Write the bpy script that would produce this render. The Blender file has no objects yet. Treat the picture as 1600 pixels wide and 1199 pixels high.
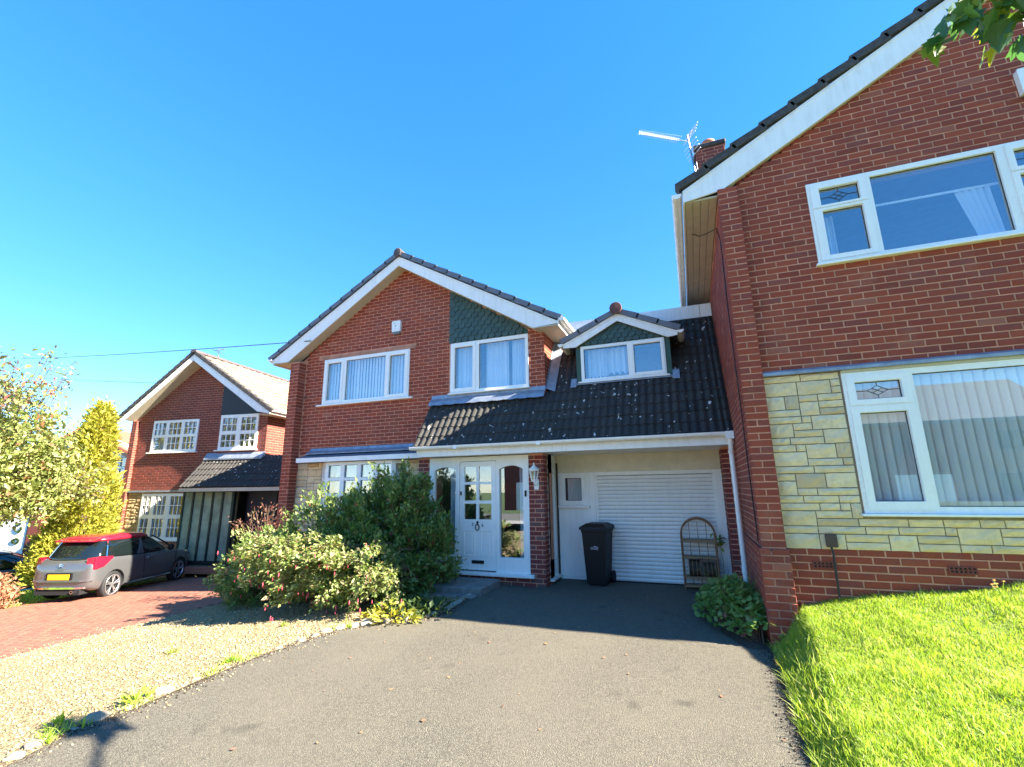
import bpy, math, random
import numpy as np
from mathutils import Vector, Matrix

random.seed(7)
rng = np.random.default_rng(7)
SC = bpy.context.scene
COL = SC.collection
R = math.radians

# ------------------------------------------------------------------ camera
cam_d = bpy.data.cameras.new('camera')
cam_d.sensor_width = 36.0
cam_d.lens = 721.78 / 1600 * 36.0
cam_d.clip_start = 0.05
cam_d.clip_end = 2000
cam = bpy.data.objects.new('camera', cam_d)
COL.objects.link(cam)
cam.location = (0, -8.0946, 1.4054)
cam.rotation_euler = (R(102.7338), R(0.7488), R(21.0795))
SC.camera = cam
CAMP = np.array(cam.location)

# ------------------------------------------------------------------ sky, sun, exposure
SUN_EL, SUN_AZ = 33.0, 89.4          # azimuth clockwise from +Y: almost exactly along +X
world = bpy.data.worlds.new('World')
SC.world = world
world.use_nodes = True
wn = world.node_tree.nodes
wl = world.node_tree.links
sky = wn.new('ShaderNodeTexSky')
sky.sky_type = 'NISHITA'
sky.sun_disc = False
sky.sun_elevation = R(SUN_EL)
sky.sun_rotation = R(SUN_AZ)
sky.altitude = 1500
sky.air_density = 1.0
sky.dust_density = 0.0
sky.ozone_density = 4.0
bg = wn['Background']
bg.inputs['Strength'].default_value = 0.108
hs = wn.new('ShaderNodeHueSaturation')
hs.inputs['Hue'].default_value = 0.508
hs.inputs['Saturation'].default_value = 1.62
gm = wn.new('ShaderNodeGamma')
gm.inputs[1].default_value = 0.62
wl.new(sky.outputs[0], gm.inputs[0])
wl.new(gm.outputs[0], hs.inputs['Color'])
wl.new(hs.outputs[0], bg.inputs[0])
sun_d = bpy.data.lights.new('sun', 'SUN')
sun_d.energy = 4.3
sun_d.angle = R(0.5)
sun_d.color = (1.0, 0.90, 0.75)
sun = bpy.data.objects.new('sun', sun_d)
COL.objects.link(sun)
sdir = Vector((math.sin(R(SUN_AZ)) * math.cos(R(SUN_EL)), math.cos(R(SUN_AZ)) * math.cos(R(SUN_EL)), math.sin(R(SUN_EL))))
sun.rotation_euler = sdir.to_track_quat('Z', 'Y').to_euler()
sun.location = (12, 0, 14)
SC.view_settings.view_transform = 'Standard'
SC.view_settings.look = 'None'
SC.view_settings.gamma = 1
SC.view_settings.exposure = 2.85
SC.view_settings.use_curve_mapping = False

# ------------------------------------------------------------------ materials
def nt(name):
    m = bpy.data.materials.new(name)
    m.use_nodes = True
    return m, m.node_tree.nodes, m.node_tree.links, m.node_tree.nodes['Principled BSDF']

def mix(n, l, fac, a, b, mode='MIX'):
    x = n.new('ShaderNodeMix')
    x.data_type = 'RGBA'
    x.blend_type = mode
    for s, v in ((x.inputs[0], fac), (x.inputs[6], a), (x.inputs[7], b)):
        if hasattr(v, 'links'):
            l.new(v, s)
        elif isinstance(v, (int, float)):
            s.default_value = v
        else:
            s.default_value = (*v, 1)
    return x.outputs[2]

def noise(n, l, scale, detail=4, rough=.6, coord=None):
    t = n.new('ShaderNodeTexNoise')
    t.inputs['Scale'].default_value = scale
    t.inputs['Detail'].default_value = detail
    t.inputs['Roughness'].default_value = rough
    if coord is not None:
        l.new(coord, t.inputs['Vector'])
    return t.outputs['Fac']

def ramp(n, l, fac, stops):
    r = n.new('ShaderNodeValToRGB')
    e = r.color_ramp.elements
    while len(e) < len(stops):
        e.new(.5)
    for q, (p, c) in zip(e, stops):
        q.position = p
        q.color = (*c, 1) if not isinstance(c, (int, float)) else (c, c, c, 1)
    l.new(fac, r.inputs[0])
    return r.outputs[0]

def math_(n, l, op, a, b=0.0):
    m = n.new('ShaderNodeMath')
    m.operation = op
    for s, v in ((m.inputs[0], a), (m.inputs[1], b)):
        if hasattr(v, 'links'):
            l.new(v, s)
        else:
            s.default_value = v
    return m.outputs[0]

def pos(n):
    return n.new('ShaderNodeNewGeometry').outputs['Position']

def rnd(n, l):
    """one random number per loose piece of a mesh and per object"""
    g = n.new('ShaderNodeNewGeometry').outputs['Random Per Island']
    o = n.new('ShaderNodeObjectInfo').outputs['Random']
    return math_(n, l, 'FRACT', math_(n, l, 'ADD', g, o))

def bump(n, l, p, h, strength=.3, dist=.01):
    b = n.new('ShaderNodeBump')
    b.inputs['Strength'].default_value = strength
    b.inputs['Distance'].default_value = dist
    l.new(h, b.inputs['Height'])
    l.new(b.outputs[0], p.inputs['Normal'])

def mat(name, col, rough=.6, metal=0., var=.12, nscale=6., bmp=0., bscale=60., spec=.5, coat=0.):
    m, n, l, p = nt(name)
    c2 = tuple(max(0, x * (1 - var)) for x in col)
    c3 = tuple(min(1, x * (1 + var)) for x in col)
    P = pos(n)
    f = noise(n, l, nscale, 5, .65, P)
    l.new(ramp(n, l, f, [(.3, c2), (.7, c3)]), p.inputs['Base Color'])
    p.inputs['Roughness'].default_value = rough
    p.inputs['Metallic'].default_value = metal
    p.inputs['Specular IOR Level'].default_value = spec
    p.inputs['Coat Weight'].default_value = coat
    p.inputs['Coat Roughness'].default_value = .04
    if bmp:
        bump(n, l, p, noise(n, l, bscale, 6, .7, P), bmp)
    return m

def white_mat(name, col, rough, dirt=.16):
    m, n, l, p = nt(name)
    P = pos(n)
    mp = n.new('ShaderNodeMapping')
    mp.inputs['Scale'].default_value = (9, 9, 1.1)
    l.new(P, mp.inputs[0])
    f = noise(n, l, 1.6, 7, .7, mp.outputs[0])
    f2 = noise(n, l, 3., 5, .6, P)
    k = math_(n, l, 'MULTIPLY', ramp(n, l, math_(n, l, 'MULTIPLY', f, math_(n, l, 'ADD', f2, .5)), [(.42, 0.), (.75, 1.)]), dirt * 2.5)
    l.new(mix(n, l, k, col, (.42, .39, .33)), p.inputs['Base Color'])
    l.new(math_(n, l, 'ADD', math_(n, l, 'MULTIPLY', f2, .2), rough - .1), p.inputs['Roughness'])
    bump(n, l, p, noise(n, l, 2.5, 3, .5, P), .06, .01)
    return m

def piece_mat(name, stops, rough=.85, nscale=25., dirt=(.1, .08, .07), dirtamt=.35, bmp=.5, bscale=90., spots=None, bloom=0.):
    m, n, l, p = nt(name)
    r = rnd(n, l)
    c = ramp(n, l, r, stops)
    P = pos(n)
    f = noise(n, l, nscale, 6, .7, P)
    c = mix(n, l, math_(n, l, 'MULTIPLY', ramp(n, l, f, [(.42, 0.), (.72, 1.)]), dirtamt), c, dirt)
    f2 = noise(n, l, .9, 4, .6, P)
    c = mix(n, l, math_(n, l, 'MULTIPLY', ramp(n, l, f2, [(.5, 0.), (.75, 1.)]), dirtamt * .6), c, dirt)
    if bloom:
        f4 = noise(n, l, 2.3, 6, .72, P)
        c = mix(n, l, math_(n, l, 'MULTIPLY', ramp(n, l, f4, [(.55, 0.), (.8, 1.)]), bloom), c, (.42, .27, .19))
    if spots:
        f3 = math_(n, l, 'ADD', noise(n, l, spots[1], 2, .5, P), math_(n, l, 'MULTIPLY', math_(n, l, 'SUBTRACT', noise(n, l, 1.1, 3, .5, P), .5), .16))
        c = mix(n, l, ramp(n, l, f3, [(spots[2], 0.), (spots[2] + .03, 1.)]), c, spots[0])
    l.new(c, p.inputs['Base Color'])
    p.inputs['Roughness'].default_value = rough
    bump(n, l, p, noise(n, l, bscale, 6, .75, P), bmp, .006)
    return m

M = {}
M['brick'] = piece_mat('red_brick', [(0, (0.228, 0.036, 0.015)), (.25, (0.329, 0.051, 0.019)), (.5, (0.265, 0.041, 0.020)), (.75, (0.366, 0.063, 0.023)), (.95, (0.233, 0.044, 0.029)), (.98, (0.339, 0.086, 0.047)), (1, (0.360, 0.112, 0.066))], nscale=30, bloom=.28)
M['brick_dark'] = piece_mat('dark_red_brick', [(0, (0.149, 0.030, 0.021)), (.4, (0.196, 0.038, 0.025)), (.8, (0.230, 0.045, 0.027)), (1, (0.172, 0.045, 0.033))], nscale=30)
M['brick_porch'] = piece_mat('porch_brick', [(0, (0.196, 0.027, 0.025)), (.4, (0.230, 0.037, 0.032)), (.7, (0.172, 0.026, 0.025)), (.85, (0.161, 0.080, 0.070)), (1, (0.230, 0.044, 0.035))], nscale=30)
M['mortar'] = mat('mortar', (.58, .27, .17), .95, var=.25, nscale=5, bmp=.4, bscale=140)
M['stone_mortar'] = mat('stone_mortar', (.24, .19, .13), .95, var=.3, nscale=6, bmp=.4, bscale=140)
M['mortar_dark'] = mat('mortar_weathered', (.44, .21, .14), .95, var=.3, nscale=5, bmp=.4, bscale=140)
M['stone'] = piece_mat('cream_stone', [(0, (0.784, 0.571, 0.302)), (.3, (0.896, 0.683, 0.400)), (.6, (0.762, 0.571, 0.324)), (.8, (0.874, 0.706, 0.454)), (.92, (0.672, 0.470, 0.248)), (1, (0.605, 0.459, 0.281))], nscale=11, dirt=(.40, .33, .23), dirtamt=.45, bmp=.8, bscale=45)
M['stone_tan'] = piece_mat('tan_stone', [(0, (0.432, 0.319, 0.170)), (.5, (0.504, 0.374, 0.200)), (1, (0.408, 0.264, 0.130))], nscale=11, dirt=(.2, .16, .1), dirtamt=.5, bmp=.8, bscale=45)
M['white'] = white_mat('white_upvc', (.90, .89, .85), .28, .05)
M['white_paint'] = white_mat('white_painted_wood', (.90, .89, .85), .42, .06)
M['white_board'] = white_mat('white_barge_board', (.88, .87, .84), .42, .10)
M['cream_soffit'] = mat('cream_soffit', (.55, .50, .38), .6, var=.08)
M['render_cream'] = mat('cream_render', (.72, .66, .52), .9, var=.08, bmp=.3, bscale=120)
M['tile_main'] = piece_mat('grey_concrete_tile', [(0, (.105, .115, .135)), (.5, (.125, .13, .15)), (1, (.095, .105, .125))], nscale=15, dirt=(.06, .06, .065), bmp=.3)
M['tile_lean'] = piece_mat('dark_pantile', [(0, (.034, .030, .029)), (.5, (.046, .040, .036)), (1, (.028, .026, .027))], nscale=20, dirt=(.03, .035, .025), dirtamt=.6, bmp=.5, spots=((.60, .58, .54), 11., .688))
M['tile_tan'] = piece_mat('tan_concrete_tile', [(0, (.28, .18, .115)), (.35, (.35, .24, .155)), (.7, (.30, .21, .14)), (1, (.24, .15, .10))], nscale=12, dirt=(.17, .125, .085), dirtamt=.5, bmp=.4)
M['tile_red'] = piece_mat('red_clay_tile', [(0, (.36, .09, .05)), (1, (.44, .13, .07))], bmp=.3)
M['ridge'] = mat('ridge_tile', (.085, .07, .072), .8, var=.25, nscale=20, bmp=.3)
M['ridge_red'] = mat('brown_ridge_cap', (.13, .055, .05), .8, var=.25, nscale=20, bmp=.3)
M['verge'] = mat('grey_verge_cap', (.135, .145, .175), .5, var=.12, nscale=8)
M['verge_dark'] = mat('weathered_verge_tile', (.06, .055, .052), .85, var=.4, nscale=14, bmp=.4)
M['lead'] = mat('lead_flashing', (.27, .31, .37), .42, metal=.35, var=.25, nscale=9, bmp=.15, bscale=30)
M['shingle'] = piece_mat('green_shingle', [(0, (.045, .085, .075)), (.5, (.06, .105, .092)), (1, (.04, .076, .068))], rough=.6, dirt=(.03, .06, .045), bmp=.1)
M['green'] = mat('dark_green_board', (.03, .075, .05), .5)
M['navy_board'] = piece_mat('dark_board', [(0, (.014, .018, .026)), (1, (.022, .026, .034))], rough=.55, dirt=(.01, .01, .015), bmp=.1)
M['dark_green_metal'] = mat('dark_green_frame', (.012, .026, .024), .4)
M['black'] = mat('black_plastic', (.0055, .0058, .008), .5, var=.2, spec=.3)
M['black_rubber'] = mat('black_rubber', (.014, .014, .015), .75, var=.2)
M['iron'] = mat('black_iron', (.01, .01, .012), .5)
M['brown_plastic'] = mat('brown_meter_box', (.07, .04, .035), .5)
M['grey_metal'] = mat('grey_metal', (.32, .33, .34), .35, metal=.9)
M['aluminium'] = mat('aluminium', (.55, .55, .57), .35, metal=.9)
M['chrome'] = mat('chrome', (.8, .8, .8), .08, metal=1.)
M['terracotta'] = mat('terracotta', (.40, .15, .08), .8, var=.2, nscale=15)
M['cane'] = mat('cane', (.25, .125, .06), .6, var=.3, nscale=30)
M['cane_light'] = mat('split_cane', (.34, .20, .10), .6, var=.3, nscale=30)
M['wood_dark'] = mat('dark_basket', (.055, .04, .028), .8, var=.4, nscale=40, bmp=.5)
M['bark'] = mat('bark', (.12, .085, .06), .9, var=.35, nscale=18, bmp=.8, bscale=30)
M['twig'] = mat('twig', (.16, .10, .065), .85, var=.3, nscale=20)
M['concrete'] = mat('concrete_slab', (.19, .185, .17), .9, var=.3, nscale=7, bmp=.5, bscale=70)
M['wall_white'] = mat('white_cladding', (.84, .84, .81), .5, var=.04)
M['cable'] = mat('cable', (.02, .02, .022), .6)
M['red_flower'] = mat('fuchsia_flower', (.52, .05, .09), .5, var=.35)
M['yellow_plate'] = mat('yellow_number_plate', (.85, .48, .01), .4, var=.02)
M['dark_interior'] = mat('room_wall', (.22, .21, .2), .9)
M['curtain'] = mat('curtain', (.72, .76, .80), .9, var=.06, nscale=3)
M['blind'] = mat('vertical_blind', (.82, .84, .84), .85, var=.03)
M['fabric_white'] = mat('net_curtain', (.75, .78, .78), .9, var=.03)
M['leadline'] = mat('lead_came', (.05, .055, .06), .5)
M['digit'] = mat('black_numeral', (.015, .015, .018), .4)
M['print_grey'] = mat('grey_print', (.16, .2, .22), .6)
M['logo'] = mat('pale_logo', (.55, .48, .52), .6)
M['carpaint'] = mat('gunmetal_car_paint', (.15, .155, .16), .32, metal=.6, var=.03, coat=1.)
M['carroof'] = mat('red_car_roof', (.36, .012, .03), .3, metal=.2, var=.03, coat=1.)
M['carblack'] = mat('dark_grey_car_paint', (.05, .052, .056), .3, metal=.5, var=.03, coat=1.)
M['carglass'] = mat('tinted_car_glass', (.006, .010, .010), .03, var=.0, spec=.9)
M['taillight'] = mat('red_tail_light', (.50, .008, .025), .12, var=.1, coat=1.)
M['alloy'] = mat('alloy_wheel', (.42, .42, .43), .3, metal=.8)
M['rubber_shade'] = mat('wheel_well', (.008, .008, .009), .9)
M['pot_soil'] = mat('soil', (.055, .04, .028), .95, var=.4, nscale=30, bmp=1., bscale=60)

def leaf_mat(name, stops, trans=.35, rough=.5):
    m, n, l, p = nt(name)
    c = ramp(n, l, rnd(n, l), stops)
    l.new(c, p.inputs['Base Color'])
    p.inputs['Roughness'].default_value = rough
    t = n.new('ShaderNodeBsdfTranslucent')
    l.new(mix(n, l, 1., c, (1.25, 1.2, .7), 'MULTIPLY'), t.inputs['Color'])
    s = n.new('ShaderNodeMixShader')
    s.inputs[0].default_value = trans
    l.new(p.outputs[0], s.inputs[1])
    l.new(t.outputs[0], s.inputs[2])
    l.new(s.outputs[0], n['Material Output'].inputs[0])
    return m
M['leaf_fuchsia'] = leaf_mat('fuchsia_leaf', [(0, (.10, .18, .04)), (.4, (.17, .26, .06)), (.8, (.25, .33, .10)), (.95, (.32, .37, .14)), (1, (.30, .14, .07))], .45)
M['leaf_spray'] = leaf_mat('sunlit_fuchsia_leaf', [(0, (.16, .24, .06)), (.4, (.26, .33, .11)), (.8, (.38, .42, .18)), (1, (.46, .32, .22))], .45)  # paler copy of the fuchsia leaf: glare of the sun put into the colour
M['leaf_tree'] = leaf_mat('mixed_tree_leaf', [(0, (.17, .23, .05)), (.45, (.26, .31, .09)), (.8, (.35, .38, .15)), (.95, (.30, .21, .09)), (1, (.30, .11, .06))])
M['leaf_red'] = leaf_mat('reddish_leaf', [(0, (.12, .11, .05)), (.4, (.18, .1, .06)), (1, (.24, .07, .06))])
M['leaf_conifer'] = leaf_mat('golden_conifer_spray', [(0, (.28, .31, .04)), (.5, (.40, .40, .055)), (.85, (.48, .45, .08)), (1, (.40, .30, .07))], .42)
M['leaf_ground'] = leaf_mat('geranium_leaf', [(0, (.10, .19, .03)), (.5, (.17, .28, .05)), (.85, (.25, .34, .09)), (.95, (.36, .38, .14)), (1, (.24, .07, .05))])
M['leaf_maple'] = leaf_mat('broad_tree_leaf', [(0, (.05, .14, .05)), (.6, (.09, .20, .04)), (.9, (.17, .28, .03)), (1, (.45, .40, .03))], .45, .35)
M['leaf_copper'] = leaf_mat('copper_shrub_leaf', [(0, (.34, .15, .09)), (.5, (.44, .22, .13)), (1, (.30, .20, .09))], .3)
M['leaf_hedge'] = leaf_mat('hedge_leaf', [(0, (.035, .075, .022)), (1, (.07, .12, .03))])
M['leaf_red_tree'] = M['leaf_red']
M['grass'] = leaf_mat('grass_blade', [(0, (.15, .28, .025)), (.5, (.22, .37, .035)), (.85, (.30, .43, .055)), (1, (.45, .42, .16))], .45)

def grass_mat():
    m = leaf_mat('grass_blade', [(0, (.22, .36, .03)), (.5, (.34, .50, .045)), (.85, (.44, .56, .08)), (.97, (.56, .54, .2)), (1, (.6, .52, .26))], .45)
    n, l = m.node_tree.nodes, m.node_tree.links
    p = n['Principled BSDF']
    src = p.inputs['Base Color'].links[0].from_socket
    P = pos(n)
    k = ramp(n, l, noise(n, l, 1.7, 6, .65, P), [(.45, 0.), (.72, .75)])
    c = mix(n, l, k, src, (.55, .56, .13))
    k2 = ramp(n, l, noise(n, l, 6., 6, .7, P), [(.46, 0.), (.68, .85)])
    c = mix(n, l, k2, c, (.13, .27, .025))
    k3 = ramp(n, l, noise(n, l, 13., 4, .6, P), [(.60, 0.), (.74, .8)])
    c = mix(n, l, k3, c, (.48, .42, .22))
    l.new(c, p.inputs['Base Color'])
    return m
M['grass'] = grass_mat()

def glass_mat(name, boost=.9, base=.17, tint=(.95, .975, .98)):
    m, n, l, p = nt(name)
    n.remove(p)
    fr = n.new('ShaderNodeLayerWeight')
    fr.inputs[0].default_value = .5
    f = math_(n, l, 'ADD', math_(n, l, 'MULTIPLY', math_(n, l, 'POWER', fr.outputs['Facing'], 4.), boost), base)
    f = math_(n, l, 'MINIMUM', f, 1.)
    t = n.new('ShaderNodeBsdfTransparent')
    t.inputs[0].default_value = (*tint, 1)
    g = n.new('ShaderNodeBsdfGlossy')
    g.inputs['Roughness'].default_value = .004
    g.inputs['Color'].default_value = (.95, .97, 1, 1)
    s = n.new('ShaderNodeMixShader')
    l.new(f, s.inputs[0])
    l.new(t.outputs[0], s.inputs[1])
    l.new(g.outputs[0], s.inputs[2])
    l.new(s.outputs[0], n['Material Output'].inputs[0])
    return m
M['glass'] = glass_mat('window_glass')
M['glass_frost'] = mat('reeded_glass', (.24, .30, .22), .18, var=.35, nscale=2.2)

def ground_mat():
    m, n, l, p = nt('rough_grass_ground')
    P = pos(n)
    c = ramp(n, l, noise(n, l, 3., 8, .7, P), [(.3, (.045, .075, .02)), (.55, (.075, .12, .03)), (.75, (.12, .13, .05))])
    l.new(c, p.inputs['Base Color'])
    p.inputs['Roughness'].default_value = .95
    bump(n, l, p, noise(n, l, 40, 5, .7, P), 1., .03)
    return m
M['ground'] = ground_mat()

def asphalt_mat():
    m, n, l, p = nt('asphalt')
    P = pos(n)
    v = n.new('ShaderNodeTexVoronoi')
    v.inputs['Scale'].default_value = 165
    l.new(P, v.inputs['Vector'])
    chip = math_(n, l, 'FRACT', math_(n, l, 'MULTIPLY', v.outputs['Color'], 3.7))
    c = ramp(n, l, chip, [(0, (.062, .056, .043)), (.45, (.105, .096, .075)), (.8, (.15, .137, .107)), (1, (.23, .21, .16))])
    big = noise(n, l, .8, 6, .65, P)
    c = mix(n, l, ramp(n, l, big, [(.35, 0.), (.7, .6)]), c, (.155, .14, .105))
    mid = noise(n, l, 9, 5, .7, P)
    c = mix(n, l, ramp(n, l, mid, [(.55, 0.), (.75, .35)]), c, (.055, .05, .042))
    oil = ramp(n, l, noise(n, l, 2.1, 3, .5, P), [(.66, 0.), (.74, .45)])
    c = mix(n, l, oil, c, (.035, .032, .028))
    l.new(c, p.inputs['Base Color'])
    p.inputs['Roughness'].default_value = .9
    p.inputs['Specular IOR Level'].default_value = .25
    h = math_(n, l, 'SUBTRACT', 1., v.outputs['Distance'])
    bump(n, l, p, h, .9, .006)
    return m
M['asphalt'] = asphalt_mat()

def gravel_mat(name, lo, mid_, hi, sc=55):
    m, n, l, p = nt(name)
    P = pos(n)
    v = n.new('ShaderNodeTexVoronoi')
    v.inputs['Scale'].default_value = sc
    l.new(P, v.inputs['Vector'])
    k = math_(n, l, 'FRACT', math_(n, l, 'MULTIPLY', v.outputs['Color'], 5.3))
    c = ramp(n, l, k, [(0, lo), (.5, mid_), (1, hi)])
    big = noise(n, l, 1.6, 5, .6, P)
    c = mix(n, l, ramp(n, l, big, [(.5, 0.), (.8, .4)]), c, lo)
    c = mix(n, l, ramp(n, l, v.outputs['Distance'], [(.4, 0.), (.8, .6)]), c, tuple(x * .45 for x in lo))
    l.new(c, p.inputs['Base Color'])
    p.inputs['Roughness'].default_value = .9
    bump(n, l, p, math_(n, l, 'SUBTRACT', 1., v.outputs['Distance']), 1., .012)
    return m
M['gravel'] = gravel_mat('pea_gravel', (.15, .105, .05), (.32, .24, .105), (.46, .36, .20))
M['pebble'] = piece_mat('pebble', [(0, (.16, .115, .06)), (.35, (.28, .215, .11)), (.7, (.38, .30, .17)), (1, (.50, .43, .30))], bmp=.2, dirtamt=.1)
M['rock'] = piece_mat('edging_rock', [(0, (.25, .21, .15)), (.5, (.34, .30, .23)), (1, (.44, .41, .33))], nscale=14, dirt=(.16, .14, .1), dirtamt=.6, bmp=.9, bscale=30)
M['paver'] = piece_mat('red_block_paver', [(0, (.24, .085, .05)), (.5, (.29, .11, .065)), (1, (.21, .08, .052))], nscale=10, dirt=(.2, .11, .08), dirtamt=.3, bmp=.3)
M['sand'] = mat('jointing_sand', (.20, .10, .065), .95, var=.3)
M['lawn_soil'] = mat('lawn_thatch', (.15, .20, .035), .95, var=.35, nscale=14, bmp=.8, bscale=40)
M['paving_slab'] = mat('paving_slab', (.42, .40, .36), .9, var=.15)
M['road'] = mat('road_asphalt', (.15, .145, .135), .9, var=.2, bmp=.3)
M['flower_orange'] = mat('orange_petal', (.6, .28, .05), .6)

# ------------------------------------------------------------------ mesh helpers
class MB:
    def __init__(s):
        s.v, s.f = [], []
    def add(s, vs, fs):
        b = len(s.v)
        s.v += [tuple(v) for v in vs]
        s.f += [tuple(i + b for i in f) for f in fs]
        return s
    def quad(s, a, b, c, d):
        return s.add([a, b, c, d], [(0, 1, 2, 3)])
    def box(s, x0, x1, y0, y1, z0, z1):
        v = [(x, y, z) for z in (z0, z1) for y in (y0, y1) for x in (x0, x1)]
        return s.add(v, [(0, 2, 3, 1), (4, 5, 7, 6), (0, 1, 5, 4), (2, 6, 7, 3), (0, 4, 6, 2), (1, 3, 7, 5)])
    def bbox(s, x0, x1, y0, y1, z0, z1, b=.006):
        """box with chamfered edges"""
        vs, idx = [], {}
        for ix, (x, xi) in enumerate(((x0, x0 + b), (x1, x1 - b))):
            for iy, (y, yi) in enumerate(((y0, y0 + b), (y1, y1 - b))):
                for iz, (z, zi) in enumerate(((z0, z0 + b), (z1, z1 - b))):
                    idx[ix, iy, iz] = len(vs)
                    vs += [(x, yi, zi), (xi, y, zi), (xi, yi, z)]
        g = lambda a, b_, c, k: idx[a, b_, c] + k
        f = []
        f += [(g(0, 0, 0, 0), g(0, 0, 1, 0), g(0, 1, 1, 0), g(0, 1, 0, 0)), (g(1, 0, 0, 0), g(1, 1, 0, 0), g(1, 1, 1, 0), g(1, 0, 1, 0))]
        f += [(g(0, 0, 0, 1), g(1, 0, 0, 1), g(1, 0, 1, 1), g(0, 0, 1, 1)), (g(0, 1, 0, 1), g(0, 1, 1, 1), g(1, 1, 1, 1), g(1, 1, 0, 1))]
        f += [(g(0, 0, 0, 2), g(0, 1, 0, 2), g(1, 1, 0, 2), g(1, 0, 0, 2)), (g(0, 0, 1, 2), g(1, 0, 1, 2), g(1, 1, 1, 2), g(0, 1, 1, 2))]
        for a in (0, 1):
            for c in (0, 1):
                f.append((g(a, c, 0, 0), g(a, c, 1, 0), g(a, c, 1, 1), g(a, c, 0, 1)))
                f.append((g(a, 0, c, 0), g(a, 1, c, 0), g(a, 1, c, 2), g(a, 0, c, 2)))
                f.append((g(0, a, c, 1), g(1, a, c, 1), g(1, a, c, 2), g(0, a, c, 2)))
                for d in (0, 1):
                    f.append((g(a, c, d, 0), g(a, c, d, 1), g(a, c, d, 2)))
        return s.add(vs, f)
    def prism(s, poly, a, b, axis='y'):
        """poly in the two other axes, extruded along axis from a to b"""
        n = len(poly)
        def P(p, t):
            return {'y': (p[0], t, p[1]), 'x': (t, p[0], p[1]), 'z': (p[0], p[1], t)}[axis]
        vs = [P(p, a) for p in poly] + [P(p, b) for p in poly]
        fs = [tuple(range(n)), tuple(range(2 * n - 1, n - 1, -1))] + [(i, (i + 1) % n, n + (i + 1) % n, n + i) for i in range(n)]
        return s.add(vs, fs)
    def plate(s, x0, x1, z0, z1, ya, yb, holes=()):
        """upright slab in the xz plane with rectangular holes"""
        xs = sorted({x0, x1} | {min(max(h[i], x0), x1) for h in holes for i in (0, 1)})
        zs = sorted({z0, z1} | {min(max(h[i], z0), z1) for h in holes for i in (2, 3)})
        nx, nz = len(xs) - 1, len(zs) - 1
        def solid(i, j):
            if not (0 <= i < nx and 0 <= j < nz):
                return False
            cx, cz = (xs[i] + xs[i + 1]) / 2, (zs[j] + zs[j + 1]) / 2
            return not any(h[0] < cx < h[1] and h[2] < cz < h[3] for h in holes)
        for i in range(nx):
            for j in range(nz):
                if not solid(i, j):
                    continue
                a, b, c, d = xs[i], xs[i + 1], zs[j], zs[j + 1]
                s.quad((a, ya, c), (b, ya, c), (b, ya, d), (a, ya, d))
                s.quad((a, yb, c), (a, yb, d), (b, yb, d), (b, yb, c))
                if not solid(i - 1, j): s.quad((a, ya, c), (a, ya, d), (a, yb, d), (a, yb, c))
                if not solid(i + 1, j): s.quad((b, ya, c), (b, yb, c), (b, yb, d), (b, ya, d))
                if not solid(i, j - 1): s.quad((a, ya, c), (a, yb, c), (b, yb, c), (b, ya, c))
                if not solid(i, j + 1): s.quad((a, ya, d), (b, ya, d), (b, yb, d), (a, yb, d))
        return s
    def tube(s, pts, r, n=6, cap=True):
        pts = [Vector(p) for p in pts]
        rs = r if isinstance(r, (list, tuple)) else [r] * len(pts)
        rings = []
        up = Vector((.13, .21, .97))
        for i, p in enumerate(pts):
            t = (pts[min(i + 1, len(pts) - 1)] - pts[max(i - 1, 0)]).normalized()
            u = t.cross(up)
            if u.length < .05:
                u = t.cross(Vector((1, 0, .2)))
            u.normalize()
            w = t.cross(u)
            rings.append([p + (u * math.cos(2 * math.pi * k / n) + w * math.sin(2 * math.pi * k / n)) * rs[i] for k in range(n)])
        vs = [q for g in rings for q in g]
        fs = [(i * n + k, i * n + (k + 1) % n, (i + 1) * n + (k + 1) % n, (i + 1) * n + k) for i in range(len(pts) - 1) for k in range(n)]
        if cap:
            fs += [tuple(range(n - 1, -1, -1)), tuple((len(pts) - 1) * n + k for k in range(n))]
        return s.add(vs, fs)
    def lathe(s, prof, c=(0, 0, 0), n=16, axis='z', cap=True):
        vs = []
        for r, h in prof:
            for k in range(n):
                a = 2 * math.pi * k / n
                x, y = r * math.cos(a), r * math.sin(a)
                p = {'z': (x, y, h), 'y': (x, h, y), 'x': (h, x, y)}[axis]
                vs.append((p[0] + c[0], p[1] + c[1], p[2] + c[2]))
        m = len(prof)
        fs = [(i * n + k, i * n + (k + 1) % n, (i + 1) * n + (k + 1) % n, (i + 1) * n + k) for i in range(m - 1) for k in range(n)]
        if cap:
            fs += [tuple(range(n - 1, -1, -1)), tuple((m - 1) * n + k for k in range(n))]
        return s.add(vs, fs)
    def mesh(s, name, m, smooth=False):
        me = bpy.data.meshes.new(name)
        me.from_pydata(s.v, [], s.f)
        if m is not None:
            me.materials.append(M[m] if isinstance(m, str) else m)
        if smooth:
            me.shade_smooth()
        me.update()
        return me

def link(name, me, parent=None, loc=None):
    o = bpy.data.objects.new(name, me)
    COL.objects.link(o)
    if parent is not None:
        o.parent = parent
    if loc is not None:
        o.location = loc
    return o

def tag(o, label=None, cat=None, group=None, kind=None):
    if label: o['label'] = label
    if cat: o['category'] = cat
    if group: o['group'] = group
    if kind: o['kind'] = kind
    return o

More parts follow.
